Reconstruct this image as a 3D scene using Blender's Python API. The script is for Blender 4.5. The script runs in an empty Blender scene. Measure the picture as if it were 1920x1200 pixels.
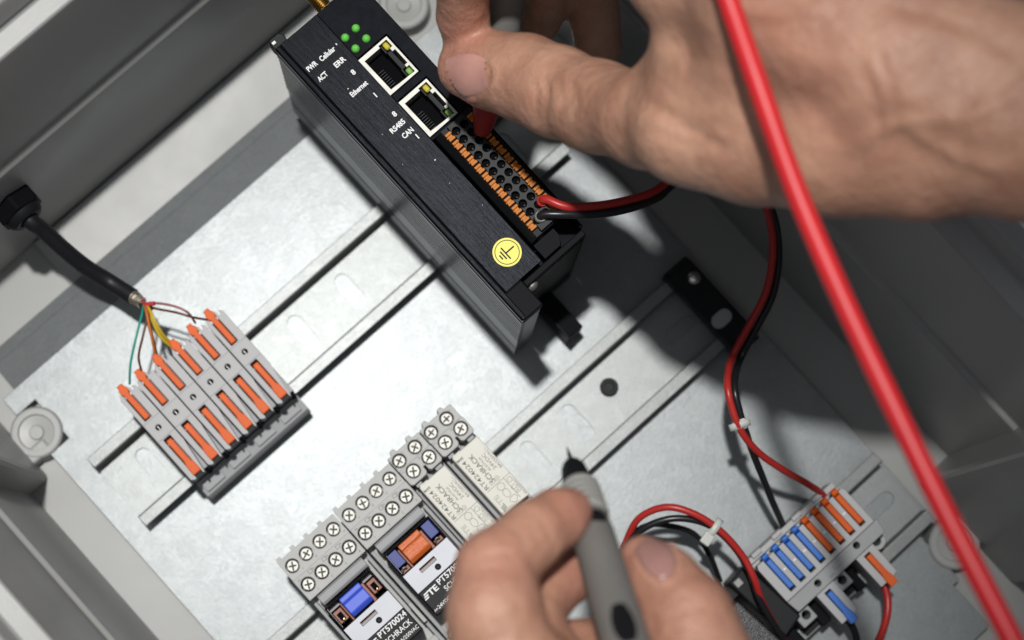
import bpy, bmesh, math, random
import numpy as np
from mathutils import Vector, Matrix

random.seed(7); np.random.seed(7)
SC = bpy.context.scene
COL = SC.collection
S = 0.001                       # everything below is written in millimetres

# ------------------------------------------------------------------ camera
# World: Z up from the mounting plate (z = 0), X along the DIN rails, Y across them,
# origin on the plate straight below the camera.
W_, H_ = 1920.0, 1200.0
FPX, DCAM = 4085.0, 860.0
_dn = np.array([815.0 - 960.0, 1178.0 - 600.0, FPX]); _dn /= np.linalg.norm(_dn)
_Z = -_dn
_a = math.radians(42.3)
_X = np.array([math.cos(_a), -math.sin(_a), 0.0]); _X -= _Z * (_X @ _Z); _X /= np.linalg.norm(_X)
_Y = np.cross(_Z, _X)
RC = np.stack([_X, _Y, _Z])

def at(px, py, z=0.0):
    """point of the place at height z that the photograph shows at (px, py), mm"""
    d = RC @ np.array([px - 960.0, py - 600.0, FPX])
    t = (z - DCAM) / d[2]
    return (d[0] * t, d[1] * t, z)

cam = bpy.data.cameras.new('camera')
cam.sensor_width = 36.0
cam.lens = 36.0 * FPX / W_
cam.clip_start = 0.01; cam.clip_end = 20.0
cam.dof.use_dof = True
cam.dof.focus_distance = 0.764
cam.dof.aperture_fstop = 8.2
camo = bpy.data.objects.new('camera', cam); COL.objects.link(camo)
m = Matrix.Identity(4)
for i in range(3):
    m[i][0] = RC[i, 0]; m[i][1] = -RC[i, 1]; m[i][2] = -RC[i, 2]
m[2][3] = DCAM * S
camo.matrix_world = m
SC.camera = camo

# ------------------------------------------------------------------ light
world = bpy.data.worlds.new('World'); SC.world = world; world.use_nodes = True
bg = world.node_tree.nodes['Background']
bg.inputs[0].default_value = (0.80, 0.86, 1.0, 1); bg.inputs[1].default_value = 0.12

def aim(o, target):
    d = Vector(target) - o.location
    o.rotation_euler = d.to_track_quat('-Z', 'Y').to_euler()

key = bpy.data.lights.new('work_lamp', 'SPOT')
key.energy = 143.0; key.spot_size = math.radians(18.5); key.spot_blend = 1.0
key.shadow_soft_size = 0.030; key.color = (1.0, 0.985, 0.955)
keyo = bpy.data.objects.new('work_lamp', key); COL.objects.link(keyo)
keyo.location = (0.120, 0.330, 2.0); aim(keyo, (0.030, 0.080, 0.0))

def panel(name, shape, sx, sy, loc, radiance, col):
    l = bpy.data.lights.new(name, 'AREA'); l.shape = shape; l.size = sx; l.size_y = sy; l.color = col
    area = sx * sy * (math.pi / 4 if shape == 'ELLIPSE' else 1)
    l.energy = radiance * math.pi * area
    o = bpy.data.objects.new(name, l); COL.objects.link(o); o.location = loc; aim(o, (loc[0], loc[1], 0.0))
panel('overhead_fill', 'RECTANGLE', 1.20, 1.20, (0.06, 0.18, 1.75), 0.62, (0.95, 0.985, 1.0))  # added fill light out of view, softens shadows and brightens the walls

SC.view_settings.view_transform = 'Standard'
SC.view_settings.look = 'None'
SC.view_settings.exposure = 0.0
SC.view_settings.gamma = 1.0
SC.view_settings.use_curve_mapping = False
SC.render.engine = 'CYCLES'
SC.cycles.use_denoising = True
SC.cycles.max_bounces = 8
SC.cycles.sample_clamp_indirect = 4.0

# ------------------------------------------------------------------ materials
def mat(name, col, rough=0.5, metal=0.0, spec=0.5, bump=0.0, bscale=800.0, bdetail=3.0, stretch=None,
        var=0.0, vscale=60.0, vcol=None, rvar=0.0, coat=0.0, trans=0.0, ior=1.45, sss=0.0, sssr=None, emit=None, alpha=1.0):
    M = bpy.data.materials.new(name); M.use_nodes = True
    nt = M.node_tree; N = nt.nodes; L = nt.links
    b = N['Principled BSDF']
    b.inputs['Base Color'].default_value = (*col, 1)
    b.inputs['Roughness'].default_value = rough
    b.inputs['Metallic'].default_value = metal
    b.inputs['Specular IOR Level'].default_value = spec
    b.inputs['IOR'].default_value = ior
    b.inputs['Coat Weight'].default_value = coat
    b.inputs['Transmission Weight'].default_value = trans
    b.inputs['Alpha'].default_value = alpha
    if sss:
        b.inputs['Subsurface Weight'].default_value = sss
        b.inputs['Subsurface Radius'].default_value = sssr or (1, 0.35, 0.2)
        b.inputs['Subsurface Scale'].default_value = 0.003
    if emit:
        b.inputs['Emission Color'].default_value = (*emit[0], 1); b.inputs['Emission Strength'].default_value = emit[1]
    tc = N.new('ShaderNodeTexCoord')
    mp = N.new('ShaderNodeMapping'); L.new(tc.outputs['Object'], mp.inputs[0])
    if stretch: mp.inputs['Scale'].default_value = stretch
    if var or rvar:
        n = N.new('ShaderNodeTexNoise'); n.inputs['Scale'].default_value = vscale; n.inputs['Detail'].default_value = 5
        n.inputs['Roughness'].default_value = 0.62
        L.new(mp.outputs[0], n.inputs['Vector'])
        if var:
            mx = N.new('ShaderNodeMix'); mx.data_type = 'RGBA'
            r = N.new('ShaderNodeMapRange'); r.inputs[1].default_value = 0.32; r.inputs[2].default_value = 0.68
            L.new(n.outputs['Fac'], r.inputs[0]); L.new(r.outputs[0], mx.inputs[0])
            c2 = vcol or tuple(min(1, c * (1 + var)) for c in col)
            c1 = tuple(c * (1 - var) for c in col) if not vcol else col
            mx.inputs[6].default_value = (*c1, 1); mx.inputs[7].default_value = (*c2, 1)
            L.new(mx.outputs[2], b.inputs['Base Color'])
        if rvar:
            r2 = N.new('ShaderNodeMapRange'); r2.inputs[1].default_value = 0.3; r2.inputs[2].default_value = 0.7
            r2.inputs[3].default_value = rough - rvar; r2.inputs[4].default_value = rough + rvar
            L.new(n.outputs['Fac'], r2.inputs[0]); L.new(r2.outputs[0], b.inputs['Roughness'])
    if bump:
        n2 = N.new('ShaderNodeTexNoise'); n2.inputs['Scale'].default_value = bscale; n2.inputs['Detail'].default_value = bdetail
        L.new(mp.outputs[0], n2.inputs['Vector'])
        bp = N.new('ShaderNodeBump'); bp.inputs['Strength'].default_value = bump; bp.inputs['Distance'].default_value = 0.0004
        L.new(n2.outputs['Fac'], bp.inputs['Height']); L.new(bp.outputs[0], b.inputs['Normal'])
    return M

def galvanised(name, base, rough, spangle=140.0, dull=0.32, tight=0.19):
    """zinc: a satin mirror lobe over a duller crystalline one"""
    M = bpy.data.materials.new(name); M.use_nodes = True
    nt = M.node_tree; N = nt.nodes; L = nt.links; N.remove(N['Principled BSDF'])
    gl = N.new('ShaderNodeBsdfGlossy'); gl.distribution = 'BECKMANN'
    df = N.new('ShaderNodeBsdfDiffuse'); ms = N.new('ShaderNodeMixShader'); ms.inputs[0].default_value = dull
    g2 = N.new('ShaderNodeBsdfGlossy'); g2.distribution = 'BECKMANN'; g2.inputs['Roughness'].default_value = 0.27
    m2 = N.new('ShaderNodeMixShader'); m2.inputs[0].default_value = tight
    L.new(gl.outputs[0], m2.inputs[1]); L.new(g2.outputs[0], m2.inputs[2])
    L.new(m2.outputs[0], ms.inputs[1]); L.new(df.outputs[0], ms.inputs[2]); L.new(ms.outputs[0], N['Material Output'].inputs[0])
    tc = N.new('ShaderNodeTexCoord')
    wv = N.new('ShaderNodeTexNoise'); wv.inputs['Scale'].default_value = spangle * 2.2; wv.inputs['Detail'].default_value = 2
    L.new(tc.outputs['Object'], wv.inputs['Vector'])
    mv = N.new('ShaderNodeMix'); mv.data_type = 'VECTOR'; mv.inputs[0].default_value = 0.012
    L.new(tc.outputs['Object'], mv.inputs[4]); L.new(wv.outputs['Color'], mv.inputs[5])
    v = N.new('ShaderNodeTexVoronoi'); v.inputs['Scale'].default_value = spangle; L.new(mv.outputs[1], v.inputs['Vector'])
    n = N.new('ShaderNodeTexNoise'); n.inputs['Scale'].default_value = spangle * 2.4; n.inputs['Detail'].default_value = 6; n.inputs['Roughness'].default_value = 0.7
    L.new(tc.outputs['Object'], n.inputs['Vector'])
    n3 = N.new('ShaderNodeTexNoise'); n3.inputs['Scale'].default_value = 17; n3.inputs['Detail'].default_value = 4
    L.new(tc.outputs['Object'], n3.inputs['Vector'])
    sp = N.new('ShaderNodeSeparateColor'); L.new(v.outputs['Color'], sp.inputs[0])
    a1 = N.new('ShaderNodeMath'); a1.operation = 'MULTIPLY_ADD'; a1.inputs[1].default_value = 0.35
    L.new(sp.outputs[0], a1.inputs[0]); L.new(n.outputs['Fac'], a1.inputs[2])
    a2 = N.new('ShaderNodeMath'); a2.operation = 'MULTIPLY_ADD'; a2.inputs[1].default_value = 0.16
    L.new(n3.outputs['Fac'], a2.inputs[0]); L.new(a1.outputs[0], a2.inputs[2])
    r = N.new('ShaderNodeMapRange'); r.inputs[1].default_value = 0.45; r.inputs[2].default_value = 1.15
    L.new(a2.outputs[0], r.inputs[0])
    mx = N.new('ShaderNodeMix'); mx.data_type = 'RGBA'; L.new(r.outputs[0], mx.inputs[0])
    mx.inputs[6].default_value = (*[c * 0.88 for c in base], 1); mx.inputs[7].default_value = (*[min(1, c * 1.10) for c in base], 1)
    L.new(mx.outputs[2], gl.inputs['Color']); sc_ = N.new('ShaderNodeVectorMath'); sc_.operation = 'SCALE'; sc_.inputs['Scale'].default_value = 4.8; L.new(mx.outputs[2], sc_.inputs[0])
    L.new(sc_.outputs[0], df.inputs['Color']); L.new(mx.outputs[2], g2.inputs['Color'])
    rr = N.new('ShaderNodeMapRange'); rr.inputs[3].default_value = rough + 0.012; rr.inputs[4].default_value = rough - 0.012
    L.new(r.outputs[0], rr.inputs[0]); L.new(rr.outputs[0], gl.inputs['Roughness'])
    bp = N.new('ShaderNodeBump'); bp.inputs['Strength'].default_value = 0.16; bp.inputs['Distance'].default_value = 0.0003
    L.new(a1.outputs[0], bp.inputs['Height']); L.new(bp.outputs[0], gl.inputs['Normal']); L.new(bp.outputs[0], g2.inputs['Normal'])
    return M

def brushed(name, col, rough, stretch, metal=0.7, strength=0.35):
    M = bpy.data.materials.new(name); M.use_nodes = True
    nt = M.node_tree; N = nt.nodes; L = nt.links; b = N['Principled BSDF']
    b.inputs['Metallic'].default_value = metal
    tc = N.new('ShaderNodeTexCoord'); mp = N.new('ShaderNodeMapping'); mp.inputs['Scale'].default_value = stretch
    L.new(tc.outputs['Object'], mp.inputs[0])
    n = N.new('ShaderNodeTexNoise'); n.inputs['Scale'].default_value = 1.0; n.inputs['Detail'].default_value = 4; n.inputs['Roughness'].default_value = 0.7
    L.new(mp.outputs[0], n.inputs['Vector'])
    r = N.new('ShaderNodeMapRange'); r.inputs[1].default_value = 0.3; r.inputs[2].default_value = 0.72
    L.new(n.outputs['Fac'], r.inputs[0])
    mx = N.new('ShaderNodeMix'); mx.data_type = 'RGBA'; L.new(r.outputs[0], mx.inputs[0])
    mx.inputs[6].default_value = (*[c * 0.45 for c in col], 1); mx.inputs[7].default_value = (*[c * 1.5 for c in col], 1)
    L.new(mx.outputs[2], b.inputs['Base Color'])
    b.inputs['Roughness'].default_value = rough; b.inputs['Specular IOR Level'].default_value = 0.03
    bp = N.new('ShaderNodeBump'); bp.inputs['Strength'].default_value = strength; bp.inputs['Distance'].default_value = 0.0001
    L.new(n.outputs['Fac'], bp.inputs['Height']); L.new(bp.outputs[0], b.inputs['Normal'])
    return M

def skin_mat():
    M = bpy.data.materials.new('skin'); M.use_nodes = True
    nt = M.node_tree; N = nt.nodes; L = nt.links; b = N['Principled BSDF']
    tc = N.new('ShaderNodeTexCoord')
    n = N.new('ShaderNodeTexNoise'); n.inputs['Scale'].default_value = 55; n.inputs['Detail'].default_value = 6; n.inputs['Roughness'].default_value = 0.6
    L.new(tc.outputs['Object'], n.inputs['Vector'])
    at_ = N.new('ShaderNodeAttribute'); at_.attribute_name = 'flush'
    r = N.new('ShaderNodeMapRange'); r.inputs[1].default_value = 0.35; r.inputs[2].default_value = 0.68
    L.new(n.outputs['Fac'], r.inputs[0])
    mx = N.new('ShaderNodeMix'); mx.data_type = 'RGBA'; L.new(r.outputs[0], mx.inputs[0])
    mx.inputs[6].default_value = (0.415, 0.212, 0.140, 1); mx.inputs[7].default_value = (0.580, 0.330, 0.225, 1)
    m2 = N.new('ShaderNodeMix'); m2.data_type = 'RGBA'; L.new(at_.outputs['Fac'], m2.inputs[0])
    L.new(mx.outputs[2], m2.inputs[6]); m2.inputs[7].default_value = (0.52, 0.22, 0.165, 1)
    L.new(m2.outputs[2], b.inputs['Base Color'])
    b.inputs['Roughness'].default_value = 0.43
    b.inputs['Specular IOR Level'].default_value = 0.5
    b.inputs['Subsurface Weight'].default_value = 0.22
    b.inputs['Subsurface Radius'].default_value = (1.0, 0.38, 0.22)
    b.inputs['Subsurface Scale'].default_value = 0.0035
    v = N.new('ShaderNodeTexVoronoi'); v.inputs['Scale'].default_value = 900; v.feature = 'DISTANCE_TO_EDGE'
    L.new(tc.outputs['Object'], v.inputs['Vector'])
    n4 = N.new('ShaderNodeTexNoise'); n4.inputs['Scale'].default_value = 230; n4.inputs['Detail'].default_value = 5
    L.new(tc.outputs['Object'], n4.inputs['Vector'])
    ad = N.new('ShaderNodeMath'); ad.operation = 'MULTIPLY_ADD'; ad.inputs[1].default_value = 0.35
    L.new(v.outputs['Distance'], ad.inputs[0]); L.new(n4.outputs['Fac'], ad.inputs[2])
    bp = N.new('ShaderNodeBump'); bp.inputs['Strength'].default_value = 0.6; bp.inputs['Distance'].default_value = 0.0014
    L.new(ad.outputs[0], bp.inputs['Height']); L.new(bp.outputs[0], b.inputs['Normal'])
    return M

M = {}
M['plate'] = galvanised('galvanised_plate', (0.0985, 0.1045, 0.1065), 0.385, 260, 0.36)
M['rail'] = galvanised('galvanised_rail', (0.0950, 0.0990, 0.0985), 0.395, 330, 0.36)
M['railfloor'] = galvanised('rolled_zinc', (0.104, 0.109, 0.109), 0.39, 420, 0.36)
M['box'] = mat('grey_enclosure_plastic', (0.345, 0.348, 0.340), 0.40, bump=0.06, bscale=900, var=0.05, vscale=14, rvar=0.06)
M['bench'] = mat('bench_top', (0.30, 0.30, 0.31), 0.55, var=0.12, vscale=9)
M['grey'] = mat('light_grey_plastic', (0.46, 0.46, 0.465), 0.55, spec=0.35, bump=0.05, bscale=1400, var=0.05, vscale=70)
M['midgrey'] = mat('mid_grey_plastic', (0.35, 0.355, 0.365), 0.55, spec=0.35, bump=0.05, bscale=1400, var=0.06, vscale=60)
M['socket'] = mat('socket_grey_plastic', (0.47, 0.47, 0.46), 0.55, spec=0.35, bump=0.06, bscale=1400, var=0.06, vscale=60)
M['orange'] = mat('orange_plastic', (0.70, 0.115, 0.016), 0.5, spec=0.25, bump=0.04, bscale=900, var=0.07, vscale=120)
M['plugorange'] = mat('amber_plastic', (0.58, 0.20, 0.035), 0.5, spec=0.2, bump=0.05, bscale=1200, var=0.10, vscale=160)
M['blue'] = mat('blue_plastic', (0.028, 0.15, 0.56), 0.35, var=0.06, vscale=120)
M['coilblue'] = mat('coil_flag_blue', (0.055, 0.11, 0.66), 0.45, var=0.10, vscale=200)
M['darkblue'] = mat('dark_blue_film', (0.03, 0.05, 0.24), 0.5)
M['copper'] = mat('copper_red', (0.24, 0.062, 0.032), 0.45, var=0.35, vscale=600)
M['coilorange'] = mat('coil_flag_orange', (0.62, 0.135, 0.028), 0.42, bump=0.5, bscale=1.0, stretch=(220, 2600, 220), var=0.12, vscale=1.0)
M['cream'] = mat('cream_plastic', (0.72, 0.705, 0.635), 0.55, spec=0.35, bump=0.04, bscale=1500, var=0.03, vscale=80)
M['ink'] = mat('dark_print', (0.03, 0.03, 0.028), 0.7, spec=0.2)
M['inkgrey'] = mat('grey_print', (0.17, 0.165, 0.15), 0.7)
M['white'] = mat('white_print', (0.82, 0.82, 0.82), 0.5)
M['label'] = mat('pale_label', (0.50, 0.52, 0.57), 0.40, var=0.04, vscale=90)
M['black'] = mat('black_plastic', (0.010, 0.011, 0.013), 0.5, spec=0.2, bump=0.06, bscale=1500)
M['blackgloss'] = mat('glossy_black', (0.006, 0.006, 0.008), 0.5, spec=0.06)
M['panel'] = mat('panel_black', (0.010, 0.011, 0.015), 0.55, spec=0.04, bump=0.10, bscale=1900, var=0.25, vscale=300)
M['plugblack'] = mat('plug_black', (0.020, 0.021, 0.024), 0.5, spec=0.25)
M['cavity'] = mat('cavity_shade', (0.004, 0.004, 0.005), 0.8, spec=0.05)  # near-black colour stands in for shade inside holes and recesses
M['anod'] = brushed('black_anodised_side', (0.165, 0.172, 0.186), 0.32, (60, 60, 3000), 0.90, 0.25)
M['strip'] = brushed('brushed_black_strip', (0.0085, 0.0092, 0.0115), 0.31, (2600, 70, 500), 0.32, 0.9)
M['tin'] = mat('tinned_shield', (0.56, 0.55, 0.51), 0.62, metal=0.8, bump=0.08, bscale=900, var=0.12, vscale=160)
M['screw'] = mat('nickel_screw', (0.50, 0.495, 0.46), 0.56, metal=0.9, bump=0.5, bscale=1200, var=0.12, vscale=260)
M['slot'] = mat('screw_slot_shade', (0.045, 0.042, 0.034), 0.6)
M['gold'] = mat('gold_plate', (0.72, 0.52, 0.23), 0.22, metal=1.0)
M['ledgreen'] = mat('green_lamp', (0.17, 0.62, 0.10), 0.16, sss=0.5, sssr=(0.3, 1, 0.3), coat=0.5)
M['ledyellow'] = mat('yellow_lamp', (0.58, 0.50, 0.04), 0.16, coat=0.5)
M['ledlime'] = mat('lime_lamp', (0.22, 0.44, 0.08), 0.16, coat=0.5)
M['yellow'] = mat('yellow_sticker', (0.78, 0.69, 0.022), 0.40)
M['redwire'] = mat('red_wire', (0.44, 0.028, 0.024), 0.34, bump=0.05, bscale=700)
M['blackwire'] = mat('black_wire', (0.014, 0.014, 0.016), 0.30, bump=0.05, bscale=700)
M['redrubber'] = mat('red_silicone', (0.66, 0.022, 0.028), 0.40, bump=0.05, bscale=500, var=0.04, vscale=60)
M['redcollar'] = mat('red_collar', (0.36, 0.026, 0.026), 0.40)
M['jacket'] = mat('black_jacket', (0.010, 0.010, 0.013), 0.48, bump=0.10, bscale=900)
M['braid'] = mat('braid', (0.62, 0.58, 0.50), 0.35, metal=0.9, bump=0.8, bscale=1500)
M['probe'] = mat('probe_grey', (0.195, 0.190, 0.178), 0.48, bump=0.06, bscale=900, var=0.06, vscale=60)
M['probelight'] = mat('probe_grey_light', (0.32, 0.32, 0.30), 0.45, bump=0.06, bscale=900)
M['tie'] = mat('natural_nylon', (0.62, 0.62, 0.58), 0.35, sss=0.3)
M['steel'] = mat('needle_steel', (0.45, 0.44, 0.42), 0.25, metal=1.0)
M['speckle'] = mat('speckled_black', (0.012, 0.012, 0.014), 0.36, bump=0.8, bscale=1500, bdetail=2, var=0.4, vscale=1700, vcol=(0.10, 0.10, 0.105))
M['speckgrey'] = mat('speckled_grey', (0.20, 0.205, 0.22), 0.40, bump=0.5, bscale=1200, var=0.3, vscale=700)
M['clear'] = mat('clear_cover', (0.93, 0.94, 0.95), 0.06, trans=1.0, ior=1.18)
M['teal'] = mat('teal_wire', (0.02, 0.33, 0.25), 0.4)
M['brownw'] = mat('brown_wire', (0.14, 0.06, 0.04), 0.4)
M['orangew'] = mat('orange_wire', (0.62, 0.17, 0.035), 0.4)
M['yelloww'] = mat('yellow_wire', (0.60, 0.43, 0.03), 0.4)
M['pinkw'] = mat('pink_wire', (0.42, 0.16, 0.16), 0.4)
M['redw'] = mat('red_thin_wire', (0.52, 0.05, 0.06), 0.4)
M['skin'] = skin_mat()
M['nail'] = mat('nail', (0.60, 0.315, 0.265), 0.22, sss=0.2, var=0.06, vscale=160, coat=0.25)
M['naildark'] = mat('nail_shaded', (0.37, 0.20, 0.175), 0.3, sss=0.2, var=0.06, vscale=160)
M['nailtip'] = mat('nail_free_edge', (0.68, 0.60, 0.50), 0.3, sss=0.2)

# ------------------------------------------------------------------ mesh helpers
ORG = {}

def frame(d):
    d = Vector(d).normalized()
    a = Vector((0, 0, 1)) if abs(d.z) < 0.9 else Vector((1, 0, 0))
    u = d.cross(a).normalized()
    return u, d.cross(u).normalized(), d

def spline(pts, n=8):
    P = [Vector(p) for p in pts]
    if len(P) < 3: return P
    out = []
    for i in range(len(P) - 1):
        p0 = P[max(i - 1, 0)]; p1 = P[i]; p2 = P[i + 1]; p3 = P[min(i + 2, len(P) - 1)]
        for k in range(n):
            t = k / n
            out.append(0.5 * ((2 * p1) + (p2 - p0) * t + (2 * p0 - 5 * p1 + 4 * p2 - p3) * t * t + (3 * p1 - p0 - 3 * p2 + p3) * t ** 3))
    out.append(P[-1]); return out

class MB:
    def __init__(s): s.v = []; s.f = []
    def add(s, vs, fs):
        o = len(s.v); s.v += [tuple(p) for p in vs]; s.f += [tuple(i + o for i in f) for f in fs]; return s
    def box(s, x0, x1, y0, y1, z0, z1):
        v = [(x0, y0, z0), (x1, y0, z0), (x1, y1, z0), (x0, y1, z0), (x0, y0, z1), (x1, y0, z1), (x1, y1, z1), (x0, y1, z1)]
        return s.add(v, [(3, 2, 1, 0), (4, 5, 6, 7), (0, 1, 5, 4), (1, 2, 6, 5), (2, 3, 7, 6), (3, 0, 4, 7)])
    def prism(s, poly, lo, hi, axis='z'):
        n = len(poly)
        def P(a, b, t): return (t, a, b) if axis == 'x' else (a, t, b) if axis == 'y' else (a, b, t)
        v = [P(a, b, lo) for a, b in poly] + [P(a, b, hi) for a, b in poly]
        f = [tuple(range(n))[::-1], tuple(range(n, 2 * n))] + [(i, (i + 1) % n, n + (i + 1) % n, n + i) for i in range(n)]
        return s.add(v, f)
    def lathe(s, p0, d, prof, n=20, cap=True):
        u, w, d = frame(d); p0 = Vector(p0); v = []; f = []
        for t, r in prof:
            for k in range(n):
                a = 2 * math.pi * k / n
                v.append(p0 + d * t + (u * math.cos(a) + w * math.sin(a)) * r)
        for i in range(len(prof) - 1):
            for k in range(n):
                f.append((i * n + k, i * n + (k + 1) % n, (i + 1) * n + (k + 1) % n, (i + 1) * n + k))
        if cap: f += [tuple(range(n))[::-1], tuple(range((len(prof) - 1) * n, len(prof) * n))]
        return s.add(v, f)
    def cyl(s, p0, p1, r0, r1=None, n=20):
        d = Vector(p1) - Vector(p0)
        return s.lathe(p0, d, [(0, r0), (d.length, r0 if r1 is None else r1)], n)
    def tube(s, pts, r, n=10, sub=8, smooth=True):
        P = spline(pts, sub) if smooth else [Vector(p) for p in pts]
        R = r if callable(r) else (lambda t: r)
        t0 = (P[1] - P[0]).normalized(); u, w, _ = frame(t0); v = []; f = []
        for i, p in enumerate(P):
            t = (P[min(i + 1, len(P) - 1)] - P[max(i - 1, 0)]).normalized()
            u = (u - t * u.dot(t)).normalized(); w = t.cross(u)
            rr = R(i / (len(P) - 1))
            for k in range(n):
                a = 2 * math.pi * k / n; v.append(p + (u * math.cos(a) + w * math.sin(a)) * rr)
        for i in range(len(P) - 1):
            for k in range(n):
                f.append((i * n + k, i * n + (k + 1) % n, (i + 1) * n + (k + 1) % n, (i + 1) * n + k))
        f += [tuple(range(n))[::-1], tuple(range((len(P) - 1) * n, len(P) * n))]
        return s.add(v, f)
    def holed(s, outer, holes, z0, z1):
        """flat slab in XY with holes"""
        bm = bmesh.new(); loops = [outer] + holes; es = []
        for lp in loops:
            vs = [bm.verts.new((a, b, 0)) for a, b in lp]
            es += [bm.edges.new((vs[i], vs[(i + 1) % len(vs)])) for i in range(len(vs))]
        bmesh.ops.triangle_fill(bm, use_beauty=True, use_dissolve=False, edges=es, normal=(0, 0, 1))
        bm.verts.index_update()
        n = len(bm.verts); base = [(v.co.x, v.co.y) for v in bm.verts]
        fs = [tuple(v.index for v in f.verts) for f in bm.faces]
        bm.free()
        v = [(a, b, z0) for a, b in base] + [(a, b, z1) for a, b in base]
        f = [tuple(i + n for i in t) for t in fs] + [t[::-1] for t in fs]
        o = 0
        for lp in loops:
            k = len(lp)
            for i in range(k):
                f.append((o + i, o + (i + 1) % k, n + o + (i + 1) % k, n + o + i))
            o += k
        return s.add(v, f)
    def build(s, name, mt, parent=None, bevel=0.0, smooth=None, seg=2, org=None):
        A = np.array(s.v, dtype=float)
        if org is None:
            org = ((A[:, 0].min() + A[:, 0].max()) / 2, (A[:, 1].min() + A[:, 1].max()) / 2, A[:, 2].min())
        A = (A - np.array(org)) * S
        me = bpy.data.meshes.new(name); me.from_pydata(A.tolist(), [], s.f)
        bm = bmesh.new(); bm.from_mesh(me); bmesh.ops.recalc_face_normals(bm, faces=bm.faces)
        bm.to_mesh(me); bm.free()
        me.materials.append(M[mt] if isinstance(mt, str) else mt)
        o = bpy.data.objects.new(name, me); COL.objects.link(o)
        po = ORG[parent.name] if parent else (0, 0, 0)
        o.parent = parent
        o.location = [(org[i] - po[i]) * S for i in range(3)]
        ORG[o.name] = org
        if smooth is not None:
            for p in me.polygons: p.use_smooth = True
            me.set_sharp_from_angle(angle=math.radians(smooth))
        if bevel:
            b = o.modifiers.new('bevel', 'BEVEL'); b.width = bevel * S; b.segments = seg; b.limit_method = 'ANGLE'
            b.angle_limit = math.radians(38); b.use_clamp_overlap = True
        return o

def tag(o, label, cat, group=None):
    o['label'] = label; o['category'] = cat
    if group: o['group'] = group
    return o

def thing(name, loc, label, cat, group=None):
    o = bpy.data.objects.new(name, None); COL.objects.link(o)
    o.empty_display_size = 0.005
    o.location = [c * S for c in loc]; ORG[o.name] = tuple(loc)
    return tag(o, label, cat, group)

def shift(o, d, parent):
    """copy of a part (and its sub-parts), moved by d mm, under parent"""
    c = o.copy(); COL.objects.link(c); c.parent = parent
    po = ORG[o.parent.name] if o.parent else (0, 0, 0)
    pn = ORG[parent.name]
    g = [ORG[o.name][i] + d[i] for i in range(3)]
    ORG[c.name] = tuple(g)
    c.location = [(g[i] - pn[i]) * S for i in range(3)]
    for ch in list(o.children):
        cc = ch.copy(); COL.objects.link(cc); cc.parent = c
        ORG[cc.name] = tuple(ORG[ch.name][i] + d[i] for i in range(3))
    return c

def rect(x0, x1, y0, y1): return [(x0, y0), (x1, y0), (x1, y1), (x0, y1)]
def circle(x, y, r, n=16): return [(x + r * math.cos(2 * math.pi * k / n), y + r * math.sin(2 * math.pi * k / n)) for k in range(n)]
def stadium(x, y, L, r, n=7):
    p = []
    for k in range(n + 1):
        a = math.pi / 2 - math.pi * k / n; p.append((x + L / 2 - r + r * math.cos(a), y + r * math.sin(a)))
    for k in range(n + 1):
        a = -math.pi / 2 - math.pi * k / n; p.append((x - L / 2 + r + r * math.cos(a), y + r * math.sin(a)))
    return p

def text(s, x, y, z, h, w=None, rot=0.0, mt='white', parent=None, bold=0.0, name='lettering', outline=0.0):
    """flat lettering; (x, y) is the start of the base line, h cap height, w total width, mm"""
    cu = bpy.data.curves.new(name, 'FONT'); cu.body = s; cu.size = 1.0
    cu.offset = bold; cu.resolution_u = 3
    if outline:
        cu.fill_mode = 'NONE'; cu.bevel_depth = outline; cu.bevel_resolution = 0
    o = bpy.data.objects.new('tmp', cu); COL.objects.link(o)
    dg = bpy.context.evaluated_depsgraph_get()
    me = bpy.data.meshes.new_from_object(o.evaluated_get(dg))
    bpy.data.objects.remove(o); bpy.data.curves.remove(cu)
    A = np.array([v.co[:] for v in me.vertices])
    if len(A) == 0: return None
    x0 = A[:, 0].min(); ww = A[:, 0].max() - x0
    sy = h / 0.70; sx = (w / ww) if w else sy
    c_, s_ = math.cos(rot), math.sin(rot)
    P = np.stack([(A[:, 0] - x0) * sx, A[:, 1] * sy], 1)
    po = ORG[parent.name]
    for i, v in enumerate(me.vertices):
        v.co = (P[i, 0] * c_ * S - P[i, 1] * s_ * S, P[i, 0] * s_ * S + P[i, 1] * c_ * S, (A[i, 2] * sy * 0.3) * S)
    me.materials.clear(); me.materials.append(M[mt]); me.name = name
    t = bpy.data.objects.new(name, me); COL.objects.link(t); t.parent = parent
    t.location = [(x - po[0]) * S, (y - po[1]) * S, (z - po[2]) * S]; ORG[t.name] = (x, y, z)
    return t

#@@STRUCTURE
# ------------------------------------------------------------------ setting: bench and enclosure
bench = MB().box(-900, 900, -900, 900, -34, -14).build('workbench', 'bench'); bench['kind'] = 'structure'

XL, XR, YT, YB = -83.0, 198.5, 221.5, -172.0
enc = thing('enclosure', (57, 24, -14), 'deep grey plastic enclosure tray that holds the metal plate', 'enclosure')
MB().box(XL - 1, XR + 1, YB - 1, YT + 1, -13, -8).build('floor', 'box', enc)
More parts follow.
